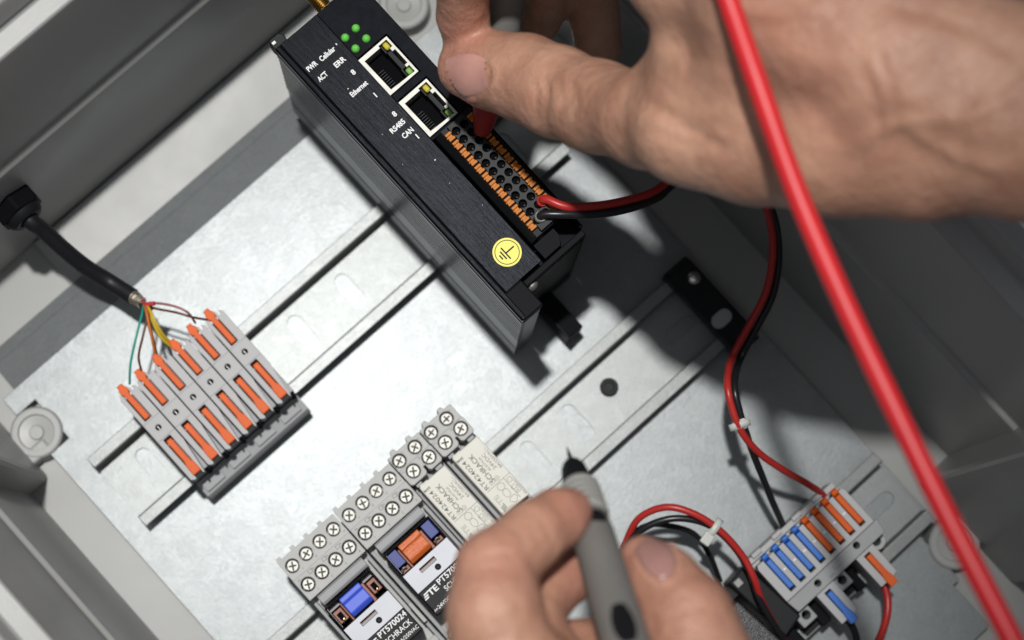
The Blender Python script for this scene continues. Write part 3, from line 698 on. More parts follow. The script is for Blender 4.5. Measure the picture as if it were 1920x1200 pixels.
def clear_relay(x0, flag, label):
    x1 = x0 + 21.8; y0, y1, zt = 2.6, 32.0, 61.0
    t = thing('plug_in_relay', ((x0 + x1) / 2, 17, 38), label, 'relay', 'clear covered plug-in relays')
    MB().box(x0 + 0.5, x1 - 0.5, y0 + 0.5, y1 - 0.5, 38, 49).build('inner_base', 'cavity', t, bevel=0.3)
    # cover: four dark tinted walls and a top frame, open where the works show
    MB().holed(rect(x0, x1, y0, y1), [rect(x0 + 0.7, x1 - 0.7, y0 + 0.7, y1 - 0.7)], 40, zt - 0.2).build('cover', 'blackgloss', t, bevel=0.25)
    c = (x0 + x1) / 2
    MB().prism([(31.4, 50), (31.6, 57), (31.0, 59.6), (29.0, 59.8), (28.4, 59.0), (24.2, 59.0), (22.6, 57.4), (22.2, 50)], c - 4.9, c + 4.7, 'x').build('coil_flag', 'coilblue' if flag == 'blue' else 'coilorange', t, bevel=0.4)
    MB().box(c - 6.0, c + 5.8, 21.9, 31.2, 49.0, 52.5).build('coil', 'copper', t, bevel=0.3)
    for s in (-1, 1):
        xa = c + s * 8.1
        if flag == 'blue':
            MB().box(xa - 1.9, xa + 1.9, 23.8, 28.9, 49.0, 56.0).build('armature', 'copper', t, bevel=0.2)
            MB().box(xa - 1.0, xa + 1.0, 24.7, 27.6, 56.0, 56.5).build('armature_well', 'cavity', t)
            MB().tube([(xa - 0.9, 23.2, 57), (xa, 24.6, 57.6), (xa + 0.8, 25.2, 57.2)], 0.3, 6, 3).build('spring', 'gold', t)
            MB().box(xa - 2.4, xa + 2.4, 29.6, 31.2, 49, 54.5).build('frame_bar', 'midgrey', t, bevel=0.15)
        else:
            MB().box(xa - 1.95, xa + 1.95, 24.9, 31.0, 49.0, 59.6).build('side_film', 'darkblue', t, bevel=0.2)
            MB().tube([(xa - 1.4, 23.0, 55), (xa - 0.4, 24.0, 56.6), (xa + 0.8, 23.4, 55.6)], 0.34, 6, 3).build('spring', 'tin', t)
            MB().box(xa - 1.8, xa + 1.8, 22.2, 24.0, 49, 53.5).build('armature', 'copper', t, bevel=0.2)
    # pale label with slot and push pin
    MB().holed(rect(x0 + 0.2, x1 - 0.2, 13.2, 21.6), [rect(c - 4.6, c + 2.6, 17.9, 19.7), circle(c + 1.2, 15.7, 1.15, 16)], 60.2, 61.25).build('label_plate', 'label', t, bevel=0.1, seg=1)
    MB().box(c - 4.8, c + 2.8, 17.7, 19.9, 57.4, 57.9).build('slot_floor', 'copper', t)
    MB().box(c - 4.5, c + 2.5, 18.0, 18.9, 57.9, 59.4).build('test_flag', 'midgrey', t, bevel=0.1)
    MB().lathe((c + 1.2, 15.7, 57.5), (0, 0, 1), [(0, 1.1), (3.0, 1.1), (3.2, 0.7), (2.4, 0.55), (2.4, 0.01)], 16).build('push_pin', 'black', t, smooth=35)
    MB().box(x0 + 0.3, x1 - 0.3, y0 + 0.3, 13.1, 59.6, 60.9).build('dark_print_panel', 'black', t, bevel=0.2)
    for k in range(3):
        MB().box(x0 + 0.5 + 0.1 * k, x0 + 0.62 + 0.1 * k, 22.5, 31.2, 60.2 + 0.05 * k, 60.6 + 0.05 * k).build('cover_edge', 'midgrey', t)
    z = 60.96
    text('TE', x0 + 3.0, 9.6, z, 2.2, 4.2, 0, 'white', t, bold=0.03)
    lg = MB()
    for j in range(3):
        lg.prism([(x0 + 0.5 + 0.35 * j, 9.5 + 0.85 * j), (x0 + 2.3 + 0.35 * j, 9.5 + 0.85 * j), (x0 + 2.6 + 0.35 * j, 10.05 + 0.85 * j), (x0 + 0.8 + 0.35 * j, 10.05 + 0.85 * j)], z, z + 0.05)
    lg.build('maker_mark', 'white', t)
    text('PT570024', x0 + 8.2, 10.4, z, 2.15, 12.9, 0, 'white', t, bold=0.02)
    text('SCHRACK', x0 + 8.6, 6.9, z, 2.1, 12.0, 0, 'white', t, bold=0.008)
    text('24VDC', x0 + 2.3, 4.0, z, 1.35, 6.0, 0, 'white', t, bold=0.012)
    text('6A/250VAC', x0 + 12.0, 4.1, z, 1.35, 9.3, 0, 'white', t, bold=0.008)
    wv = MB(); wv.tube([(x0 + 0.5, 4.1, z), (x0 + 0.9, 4.9, z), (x0 + 1.3, 4.2, z), (x0 + 1.7, 4.9, z), (x0 + 2.1, 4.3, z)], 0.14, 5, 3); wv.build('wave_mark', 'white', t)
    return t
clear_relay(-25.1, 'blue', 'clear dark relay with a blue flag over its coil, at the end of the row')
clear_relay(3.6, 'orange', 'clear dark relay with an orange flag between two dark blue films')

def slim_socket(x0, label):
    x1 = x0 + 15.8
    t = thing('relay_socket', ((x0 + x1) / 2, 22, 7.5), label, 'relay socket', 'slim relay sockets')
    MB().box(x0 + 0.15, x1 - 0.15, -16, 58.4, 12.0, 31).build('base', 'socket', t, bevel=0.5)
    xs = [x0 + 3.2, x0 + 11.0]
    up = [(x, 55.2) for x in xs]; lo = [(x + 1.2, 48.6) for x in xs]
    o = [(x0 + 0.12, 51.9), (x1 - 0.12, 51.9), (x1 - 0.12, 58.6)]
    for x in reversed(xs): o += [(x + 1.6, 58.6), (x + 1.2, 60.2), (x - 0.6, 60.2), (x - 1.0, 58.6)]
    o += [(x0 + 0.12, 58.6)]
    MB().holed(o, ring_holes(up, 2.75), 31.2, 42.2).build('upper_tier', 'socket', t, bevel=0.35)
    o = [(x0 + 0.12, 45.2), (x0 + 1.2, 44.4), (x0 + 7.4, 44.4), (x0 + 8.2, 45.4), (x0 + 8.2, 47.4), (x0 + 9.2, 47.4), (x0 + 9.2, 45.4), (x0 + 10.0, 44.4), (x1 - 0.9, 44.4), (x1 - 0.12, 45.2), (x1 - 0.12, 51.8), (x0 + 0.12, 51.8)]
    MB().holed(o, ring_holes(lo, 2.8), 31.2, 46.6).build('lower_tier', 'socket', t, bevel=0.35)
    for x, y in up: screw_part(x, y, 40.9, t, rot=random.uniform(0, 1.5))
    for x, y in lo: screw_part(x, y, 45.4, t, r=2.5, rot=random.uniform(0.3, 1.3))
    MB().box(x0 + 0.3, x1 - 0.3, 6, 44.2, 31.2, 36).build('relay_bed', 'midgrey', t, bevel=0.3)
    MB().box(x0 + 1.5, x0 + 4.0, 42.7, 44.0, 36, 45.6).build('latch', 'midgrey', t, bevel=0.2)
    MB().box(x0 + 11, x0 + 14, 42.7, 44.0, 36, 45.6).build('latch', 'midgrey', t, bevel=0.2)
    MB().box(x0 + 1.2, x1 - 1.2, 4.6, 12.2, 36.1, 42).build('ejector', 'socket', t, bevel=0.5)
    l3 = [(x + 0.6, 1.2) for x in xs]
    MB().holed(rect(x0 + 0.12, x1 - 0.12, -3.2, 4.4), ring_holes(l3, 2.75), 31.2, 41).build('lower_tier', 'socket', t, bevel=0.35)
    for x, y in l3: screw_part(x, y, 40.0, t, rot=random.uniform(0, 1.5))
    MB().box(x0 + 0.2, x1 - 0.2, -14, -3.3, 31.2, 36).build('upper_tier', 'socket', t, bevel=0.35)
    text('11', x0 + 5.6, 56.3, 42.26, 0.9, None, 0, 'inkgrey', t); text('21', x0 + 13.2, 56.3, 42.26, 0.9, None, 0, 'inkgrey', t)
    text('12', x0 + 0.7, 50.4, 46.66, 0.8, None, 0, 'inkgrey', t); text('22', x0 + 8.6, 50.4, 46.66, 0.8, None, 0, 'inkgrey', t)
    return t
slim_socket(28.5, 'slim grey relay socket joining the wide sockets, four screws in view')
slim_socket(44.5, 'slim grey relay socket closing the row, nearest the bare middle rail')

def cream_relay(x0, label):
    x1 = x0 + 12.7; y0, y1, zt = 13.3, 42.4, 48.0
    t = thing('plug_in_relay', (x0 + 6.3, 28, 36), label, 'relay', 'cream power relays')
    MB().box(x0, x1, y0, y1, 36.2, zt).build('case', 'cream', t, bevel=0.45)
    z = zt + 0.05; r = math.pi / 2
    text('RT424024', x0 + 3.1, 24.9, z, 1.75, 13.6, r, 'inkgrey', t, bold=0.006)
    text('SCHRACK', x0 + 6.6, 25.6, z, 1.9, 13.2, r, 'inkgrey', t, bold=0.01)
    text('AUSTRIA', x0 + 8.2, 29.3, z, 0.95, 6.6, r, 'inkgrey', t)
    text('24VDC', x0 + 10.3, 28.6, z, 1.4, 7.4, r, 'inkgrey', t)
    text('8A/250VAC~', x0 + 12.1, 27.6, z, 1.15, 9.8, r, 'inkgrey', t)
    text('2546', x0 + 3.3, 40.3, z, 0.9, 3.0, math.pi, 'ink', t, bold=0.02)
    text('TE', x0 + 3.5, 17.4, z, 1.9, 3.7, r, 'inkgrey', t, outline=0.012)
    text('RU', x0 + 11.3, 16.4, z, 1.9, 3.6, r, 'inkgrey', t, outline=0.012)
    text('8A/250VAC', x0 + 12.4, 14.2, z, 0.9, 7.5, r, 'inkgrey', t)
    text('us', x0 + 9.6, 18.6, z, 0.9, None, r, 'inkgrey', t)
    ln = MB()
    ln.box(x0 + 1.4, x1 - 0.2, 24.05, 24.2, z, z + 0.03).box(x0 + 9.3, x0 + 9.45, 14.6, 24, z, z + 0.03)
    for (a, b, c, d_) in ((x0 + 4.2, x0 + 6.6, 25.0, 25.12), (x0 + 4.2, x0 + 6.6, 26.3, 26.42), (x0 + 4.2, x0 + 4.32, 25, 26.4), (x0 + 6.48, x0 + 6.6, 25, 26.4)):
        ln.box(a - 0.0, b, c - 0.0, d_, z, z + 0.03)
    ln.build('printed_lines', 'inkgrey', t)
    mk = MB()
    def loop(cx, cy, rx, ry, n=20, wdt=0.14, z_=z):
        for k in range(n):
            a, b = 2 * math.pi * k / n, 2 * math.pi * (k + 1) / n
            mk.add([(cx + (rx + e_) * math.cos(t_), cy + (ry + e_) * math.sin(t_), z_ + 0.02) for e_, t_ in ((0, a), (wdt, a), (wdt, b), (0, b))], [(0, 1, 2, 3)])
    loop(x0 + 7.6, 25.7, 0.75, 0.75); loop(x0 + 6.6, 22.3, 1.35, 1.35); loop(x0 + 6.6, 19.2, 1.2, 1.7); loop(x0 + 10.8, 22.2, 0.9, 0.9)
    loop(x0 + 7.6, 25.7, 0.12, 0.12)
    for k in range(5):
        a = [(x0 + 6.2, 17.0), (x0 + 8.4, 17.0), (x0 + 9.0, 15.8), (x0 + 7.2, 14.2), (x0 + 5.5, 15.8)]
        (ax, ay), (bx, by) = a[k], a[(k + 1) % 5]
        L = math.hypot(bx - ax, by - ay); nx, ny = -(by - ay) / L * 0.07, (bx - ax) / L * 0.07
        mk.add([(ax + nx, ay + ny, z + 0.02), (bx + nx, by + ny, z + 0.02), (bx - nx, by - ny, z + 0.02), (ax - nx, ay - ny, z + 0.02)], [(0, 1, 2, 3)])
    for j in range(3):
        mk.box(x0 + 1.4 + 0.7 * j, x0 + 1.75 + 0.7 * j, 14.2 + 0.4 * j, 16.6 + 0.3 * j, z, z + 0.03)
    mk.build('approval_marks', 'inkgrey', t)
    MB().prism([(x0 + 0.6, 42.35), (x0 + 4.2, 42.35), (x0 + 4.2, 42.7), (x0 + 0.6, 42.7)], 44, 47.6).build('case_notch', 'cream', t)
    return t
cream_relay(30.2, 'cream box relay with grey print beside the clear relay with the orange flag')
cream_relay(46.6, 'cream box relay with grey print at the far end of the relay row')

# ------------------------------------------------------------------ blue and orange lever terminal
tb = thing('lever_terminal', (128, -82, 7.5), 'grey terminal with four blue and four orange levers on the lower rail', 'terminal')
LX = [110.3 + 5.2 * k for k in range(8)]
o = [(105.2, -82.0), (150.6, -82.0), (150.6, -66.0), (149.9, -64.6)]
for x in reversed(LX):
    o += [(x + 1.4, -64.6), (x + 1.4, -80.2), (x - 1.4, -80.2), (x - 1.4, -64.6)]
o += [(106.0, -64.6), (105.2, -66.0)]
MB().prism(o, 27, 34.6).build('lever_bank', 'grey', tb, bevel=0.22)
MB().box(105.4, 150.4, -81.9, -63.6, 12.0, 26.9).build('lower_shell', 'grey', tb, bevel=0.4)
for k, x in enumerate(LX):
    mt = 'blue' if k < 4 else 'orange'
    lvr = MB().prism([(-66.0, 33.2), (-64.8, 36.6), (-63.4, 37.0), (-62.6, 35.8), (-62.6, 33.4)] [::-1] + [(-66, 33.2)][:0], x - 1.35, x + 1.35, 'x').build('lever', mt, tb, bevel=0.4)
    MB().box(x - 1.15, x + 1.15, -79.0, -65.6, 29, 35.6).build('lever_bar', mt, lvr, bevel=0.4)
    MB().box(x - 1.3, x + 1.3, -80.15, -79.1, 27.05, 28).build('lever_recess', 'cavity', tb)
    if k < 7: MB().box(x + 2.0, x + 3.2, -72.6, -72.0, 34.6, 34.85).build('rib', 'white', tb)
MB().holed([(106.2, -88.0), (151.6, -88.0), (152.4, -82.2), (105.4, -82.2)], [circle(119, -84.9, 1.35), circle(139.8, -84.4, 1.35)], 24, 32.4).build('middle_bar', 'midgrey', tb, bevel=0.4)
MB().box(106.5, 151, -87.6, -82.4, 12.0, 23.9).build('bar_core', 'midgrey', tb)
MB().box(118, 120, -86, -84, 24, 24.4).build('hole_shade', 'cavity', tb); MB().box(138.8, 140.8, -86, -84, 24, 24.4).build('hole_shade', 'cavity', tb)  # near-black sheets paint the shade at the bottom of both holes
MB().box(127.4, 130.9, -85.4, -83.9, 32.4, 32.9).build('latch', 'midgrey', tb, bevel=0.15)
text('SPL', 124.0, -87.0, 32.46, 1.1, 2.6, 0, 'inkgrey', tb)
for cx, mt in ((119.9, 'blue'), (140.7, 'orange')):
    o = [(cx - 4.4, -102.6), (cx - 1.4, -102.6), (cx - 1.4, -89.6), (cx + 1.4, -89.6), (cx + 1.4, -102.6), (cx + 4.2, -102.0), (cx + 4.4, -88.1), (cx - 4.4, -88.1)]
    MB().prism(o, 22, 30.6).build('single_housing', 'grey', tb, bevel=0.3)
    MB().box(cx - 4.2, cx + 4.2, -101.6, -88.2, 10, 21.9).build('single_base', 'grey', tb, bevel=0.3)
    MB().prism([(cx - 1.15, -90.3), (cx + 1.15, -90.3), (cx + 1.25, -99), (cx + 1.75, -101.5), (cx + 1.75, -105.0), (cx - 1.75, -105.0), (cx - 1.75, -101.5), (cx - 1.25, -99)], 28, 31.8).build('lever', mt, tb, bevel=0.35)
for cx, cy in ((127.6, -90.6), (108.3, -91.0)):
    MB().holed([(cx - 4, cy - 3.6), (cx + 2.9, cy - 3.6), (cx + 2.9, cy + 2.4), (cx - 4, cy + 2.4)], [circle(cx, cy - 0.2, 1.75)], 12, 27).build('lug', 'midgrey', tb, bevel=0.5)
    MB().cyl((cx, cy - 0.2, 11), (cx, cy - 0.2, 13), 1.9, n=16).build('lug_hole', 'cavity', tb)
    MB().box(cx - 3.6, cx + 3.2, cy - 7.8, cy - 3.7, 8, 14).build('lug_foot', 'black', tb, bevel=0.3)
    MB().box(cx + 3.0, cx + 7.2, cy - 9, cy + 2.2, 8, 18).build('lug_web', 'blackgloss', tb, bevel=0.4)
MB().holed([(148 + 3.6 * math.cos(a), -89.2 + 3.6 * math.sin(a)) for a in [math.pi * 2 * k / 20 for k in range(20)]], [circle(148, -89.2, 1.9)], 16, 24).build('eyelet', 'grey', tb, bevel=0.3)
MB().box(104.9, 150.7, -63.5, -61.2, 9, 24).build('rear_lip', 'grey', tb, bevel=0.3)
for k in range(4): MB().box(108 + 10.6 * k, 112.5 + 10.6 * k, -62.4, -60.6, 22, 26).build('rear_latch', 'grey', tb, bevel=0.3)

# black block beside it
bk = thing('power_module', (91, -62, 7.5), 'black and grey speckled module half hidden behind the lower hand', 'module')
MB().prism([(74, -38.5), (86.2, -39.4), (87.8, -53.2), (75.5, -53.5)], 8, 45).build('upper_block', 'speckgrey', bk, bevel=0.8)
MB().prism([(75.5, -54.4), (88.2, -54.0), (89.4, -62.0), (76.5, -62.6)], 8, 44).build('middle_block', 'speckgrey', bk, bevel=0.8)
MB().prism([(77, -63), (92.4, -62.6), (93.2, -67.6), (77.6, -68)], 8, 40).build('neck', 'black', bk, bevel=0.6)
MB().prism([(78, -68.6), (90.2, -68.2), (92.2, -90), (93.5, -118), (79, -118)], 8, 46).build('lower_block', 'speckle', bk, bevel=0.8)
for x, y in ((87.6, -76.5), (89.0, -86.5), (85.0, -84)):
    rg = MB()
    for k in range(18):
        a, b = 2 * math.pi * k / 18, 2 * math.pi * (k + 1) / 18
        rg.add([(x + r * math.cos(q), y + r * math.sin(q), 46.08) for r, q in ((1.2, a), (1.36, a), (1.36, b), (1.2, b))], [(0, 1, 2, 3)])
    rg.build('moulded_ring', 'inkgrey', bk)
dc = thing('end_stop', (99, -72, 7.5), 'low black end stop between the speckled module and the lever terminal', 'clamp')
MB().prism([(94.2, -62.5), (103.5, -61.5), (104.6, -68), (106.5, -90), (96.6, -92)], 7.6, 28).build('body', 'black', dc, bevel=0.8)
MB().box(97, 102.5, -99, -92.2, 7.8, 20).build('foot', 'blackgloss', dc, bevel=0.6)
MB().box(95.5, 98.5, -66.2, -63.4, 28, 29.5).build('tab', 'midgrey', dc, bevel=0.3)

# ------------------------------------------------------------------ wires
def wire(name, mt, pts, r, label, group=None, n=12):
    o = MB().tube(pts, (lambda t: r * (1 - 0.2 * t)) if len(pts) > 15 else r, n, 9).build(name, mt, smooth=60)
    return tag(o, label, 'wire', group)
red = [(126.0, 84.9, 108), (126.2, 84.7, 113.2), (127.4, 84.0, 116.2), at(1060, 387, 117), at(1110, 387, 115), at(1170, 377, 111), at(1225, 360, 106), at(1268, 330, 100), at(1340, 305, 92),
       at(1410, 340, 84), at(1440, 400, 77), at(1449, 470, 70), at(1437, 545, 63), at(1402, 615, 57), at(1372, 672, 53), at(1364, 720, 66), at(1374, 770, 66), at(1392, 812, 63), at(1424, 850, 56), at(1470, 882, 46), at(1515, 908, 33), at(1545, 930, 23), (142, -67, 20)]
wire('wire', 'redwire', red, 1.62, 'long red wire from the device terminal down to the lever terminal', 'wire pair from the device')
blk = [(121.6, 81.2, 108), (121.8, 81.0, 113.2), (123.4, 80.6, 115.4), at(1060, 402, 116), at(1115, 402, 114), at(1175, 392, 110), at(1230, 372, 105), at(1272, 340, 99), at(1350, 318, 91),
       at(1420, 345, 82), at(1449, 400, 75), at(1460, 470, 68), at(1450, 550, 61), at(1416, 620, 55), at(1386, 678, 51), at(1377, 722, 64), at(1386, 770, 64), at(1399, 812, 60), at(1412, 850, 54), at(1428, 890, 46), at(1448, 940, 34), at(1468, 985, 22), (123.5, -66, 20)]
wire('wire', 'blackwire', blk, 1.62, 'long black wire beside the red one from the device terminal', 'wire pair from the device')
MB().lathe((121.8, 81.0, 112.6), (0.35, 0, 1), [(0, 1.9), (1.2, 2.1), (1.8, 2.0), (1.8, 1.5)], 18).build('ferrule', 'probelight', bpy.data.objects['wire.001'], smooth=50)
MB().lathe((126.2, 84.7, 112.4), (0.2, 0, 1), [(0, 1.9), (1.2, 2.15), (1.8, 2.0), (1.8, 1.5)], 18).build('ferrule', 'redwire', bpy.data.objects['wire'], smooth=50)
arc = lambda dx, dy, dz: [at(1150 + dx, 1075 + dy, 26 + dz), at(1172 + dx, 1020 + dy, 34 + dz), at(1198 + dx, 972 + dy, 42 + dz), at(1248 + dx, 951 + dy, 47 + dz), at(1300 + dx, 963 + dy, 48 + dz), at(1350 + dx, 995 + dy, 46 + dz), at(1392 + dx, 1042 + dy, 42 + dz)]
wire('wire', 'redwire', arc(0, 0, 0) + [at(1414, 1085, 40), at(1424, 1115, 36), at(1440, 1150, 30), at(1470, 1200, 24), at(1500, 1250, 20)], 1.35, 'red wire arching over the plate above the speckled module')
wire('wire', 'blackwire', [at(1165, 1040, 34), at(1195, 1000, 40), at(1235, 978, 43), at(1280, 972, 44), at(1330, 985, 43), at(1372, 1020, 40), at(1405, 1070, 38), at(1422, 1120, 36), at(1450, 1170, 32), at(1478, 1215, 26), at(1500, 1260, 20)], 1.35, 'black wire arching under the red one above the speckled module')
wire('wire', 'blackwire', [at(1160, 1050, 20), at(1185, 1003, 26), at(1215, 985, 31), at(1250, 985, 31)] + [at(1300, 1000, 27), at(1330, 1040, 22), at(1350, 1090, 14)], 1.1, 'thin dark wire dropping to the plate inside the red arch')
wire('wire', 'redwire', [(140.6, -99, 20), at(1655, 1090, 22), at(1664, 1120, 22), at(1663, 1155, 22), at(1650, 1195, 20), at(1625, 1240, 16)], 1.5, 'short red wire leaving below the single orange lever')
wire('wire', 'blackwire', [(119.9, -99, 20), at(1592, 1165, 22), at(1604, 1190, 20), at(1610, 1230, 16)], 1.5, 'short black wire leaving below the single blue lever')

def tie(c, u, tail, label):
    t = thing('cable_tie', (c[0], c[1], c[2] - 4), label, 'cable tie', 'white nylon cable ties')
    c = Vector(c); u = Vector(u).normalized(); w = Vector((-u.y, u.x, 0)).normalized(); k = Vector((0, 0, 1))
    mb = MB(); n = 18; rr = 3.5; P = []
    for i in range(n):
        a = 2 * math.pi * i / n
        b = c + w * (rr * math.cos(a)) + k * (2.2 * math.sin(a))
        P += [b - u * 1.3, b + u * 1.3]
    mb.add(P, [(2 * i, 2 * i + 1, (2 * i + 3) % (2 * n), (2 * i + 2) % (2 * n)) for i in range(n)])
    o = mb.build('strap', 'tie', t, smooth=60); so = o.modifiers.new('thickness', 'SOLIDIFY'); so.thickness = 0.0006; so.offset = 1
    h = c + w * tail
    a, b, d2 = u * 2.0, w * 2.4, k * 1.9
    v = [h + sa * a + sb * b + sd * d2 for sd in (-1, 1) for sa, sb in ((-1, -1), (1, -1), (1, 1), (-1, 1))]
    MB().add(v, [(3, 2, 1, 0), (4, 5, 6, 7), (0, 1, 5, 4), (1, 2, 6, 5), (2, 3, 7, 6), (3, 0, 4, 7)]).build('head', 'tie', t, bevel=0.5)
p1 = Vector(at(1340, 990, 46)); p0 = Vector(at(1310, 968, 47))
tie(p1, p1 - p0, -5.0, 'white cable tie on the arched red and black wires')
p1 = Vector(at(1387, 797, 63)); p0 = Vector(at(1378, 765, 65))
tie(p1, p1 - p0, 0.0, 'white cable tie on the long red and black wires below the end clamp')

#@@PEOPLE
# ------------------------------------------------------------------ test probes
def probe(tip, axis_end, scheme, label):
    tip = Vector(tip); d = (Vector(axis_end) - tip).normalized()
    t = thing('test_probe', tuple(tip), label, 'test probe', 'multimeter probes')
    u, w, _ = frame(d)
    if scheme == 'red':
        MB().lathe(tip, d, [(-4, 0.45), (-3, 0.6), (6, 0.75)], 12).build('needle', 'steel', t, smooth=40)
        MB().lathe(tip, d, [(2.5, 1.9), (3.2, 2.9), (8, 3.9), (18, 5.6), (24, 5.9)], 28).build('collar', 'redcollar', t, smooth=40)
        MB().lathe(tip, d, [(24.1, 6.0), (25, 6.6), (27, 6.8), (60, 6.2), (110, 6.0), (165, 5.6), (168, 4.5)], 32).build('barrel', 'probe', t, smooth=40)
    else:
        MB().lathe(tip, d, [(0, 0.12), (5, 0.7), (12, 0.9)], 12).build('needle', 'steel', t, smooth=40)
        MB().lathe(tip, d, [(10, 1.5), (10.8, 2.9), (13, 3.7), (20, 4.5), (24.5, 4.8)], 28).build('collar', 'black', t, smooth=40)
        rib = [(23.6, 4.9), (24.2, 5.5)]
        for k in range(5): rib += [(24.6 + k * 3.0, 5.9 + 0.05 * k), (26.4 + k * 3.0, 6.1 + 0.05 * k), (27.0 + k * 3.0, 5.75 + 0.05 * k)]
        MB().lathe(tip, d, rib + [(40.5, 5.6), (41.5, 5.2)], 32).build('ribbed_guard', 'probelight', t, smooth=25)
        b = MB().lathe(tip, d, [(40.4, 5.2), (42, 5.6), (48, 6.0), (70, 6.3), (110, 6.6), (150, 6.2), (153, 5)], 36).build('barrel', 'probe', t, smooth=40)
        # black inserts lie on the side turned to the camera
        vd = (Vector((0, 0, DCAM)) - (tip + d * 60)); vd = (vd - d * vd.dot(d)).normalized(); sd = d.cross(vd)
        for t0, L, ang, wdt in ((44.0, 7.0, -0.45, 3.8), (90, 20.0, -0.15, 3.7)):
            ins = MB(); nu, nv = 14, 9; vs = []
            for i in range(nu + 1):
                q = -1 + 2 * i / nu
                half = math.sqrt(max(0.0, 1 - q * q)) * wdt / 6.6
                for j in range(nv + 1):
                    a = ang + half * (-1 + 2 * j / nv)
                    rr = 6.0 + 0.3 * (1 - q * q) if t0 < 60 else 6.52 + 0.3 * (1 - q * q)
                    if i in (0, nu) or j in (0, nv): rr -= 0.6
                    vs.append(tip + d * (t0 + L * (q + 1) / 2) + (vd * math.cos(a) + sd * math.sin(a)) * rr)
            ins.add(vs, [(i * (nv + 1) + j, i * (nv + 1) + j + 1, (i + 1) * (nv + 1) + j + 1, (i + 1) * (nv + 1) + j) for i in range(nu) for j in range(nv)])
            ins.build('grip_insert', 'black', b, smooth=60)
    return t, d
pr1, pd1 = probe(at(901, 262, 111), at(950, 0, 152), 'red', 'grey test probe with red collar touching the amber terminal block')
pr2, pd2 = probe(at(1063, 838, 205), at(1172, 1200, 285), 'black', 'grey test probe with black collar and bare needle held over the plate')

ld = MB().tube([at(1290, -220, 305), at(1352, -40, 299), at(1422, 160, 299), at(1496, 365, 298), at(1580, 560, 300), at(1672, 755, 303), at(1775, 965, 306), at(1890, 1185, 310), at(1990, 1380, 314)], 3.0, 20, 10).build('test_lead', 'redrubber', smooth=60)
tag(ld, 'thick red test lead hanging slantwise in front of the arm and enclosure', 'cable')

# ------------------------------------------------------------------ hands (smooth union of tapered capsules, skinned as one mesh)
def cone_sdf(P, a, b, r1, r2, sq=1.0):
    a = np.array(a, np.float32); b = np.array(b, np.float32)
    ba = b - a; l2 = float(ba @ ba); rr = r1 - r2; a2 = l2 - rr * rr; il2 = 1.0 / l2
    pa = P - a
    y = pa @ ba; z = y - l2
    xx = pa * l2 - y[..., None] * ba
    x2 = np.einsum('...i,...i->...', xx, xx)
    y2 = y * y * l2; z2 = z * z * l2
    k = np.sign(rr) * rr * rr * x2
    d = (np.sqrt(x2 * a2 * il2) + y * rr) * il2 - r1
    c1 = np.sign(z) * a2 * z2 > k
    c2 = np.sign(y) * a2 * y2 < k
    d = np.where(c2, np.sqrt(x2 + y2) * il2 - r1, d)
    d = np.where(c1, np.sqrt(x2 + z2) * il2 - r2, d)
    return d

def smin(a, b, k):
    h = np.maximum(k - np.abs(a - b), 0.0) / k
    return np.minimum(a, b) - h * h * k * 0.25

def eval_prims(P, prims):
    d = np.full(P.shape[:-1], 60.0, np.float32)
    for a, b, r1, r2, k in prims:
        d = smin(d, cone_sdf(P, a, b, r1, r2), k)
    return d

LIFT = [0.0]
def lift(px, z):
    t = min(1.0, max(0.0, (px - 1080.0) / 330.0)); return z + LIFT[0] * t * t * (3 - 2 * t)

def chain(pts, k=2.0, k0=None):
    out = []
    W = [(Vector(at(p[0], p[1], lift(p[0], p[2]))), p[3] * (DCAM - lift(p[0], p[2])) / (DCAM - p[2])) for p in pts]
    for i in range(len(W) - 1):
        out.append((tuple(W[i][0]), tuple(W[i + 1][0]), W[i][1], W[i + 1][1], (k0 if (i == 0 and k0) else k)))
    return out

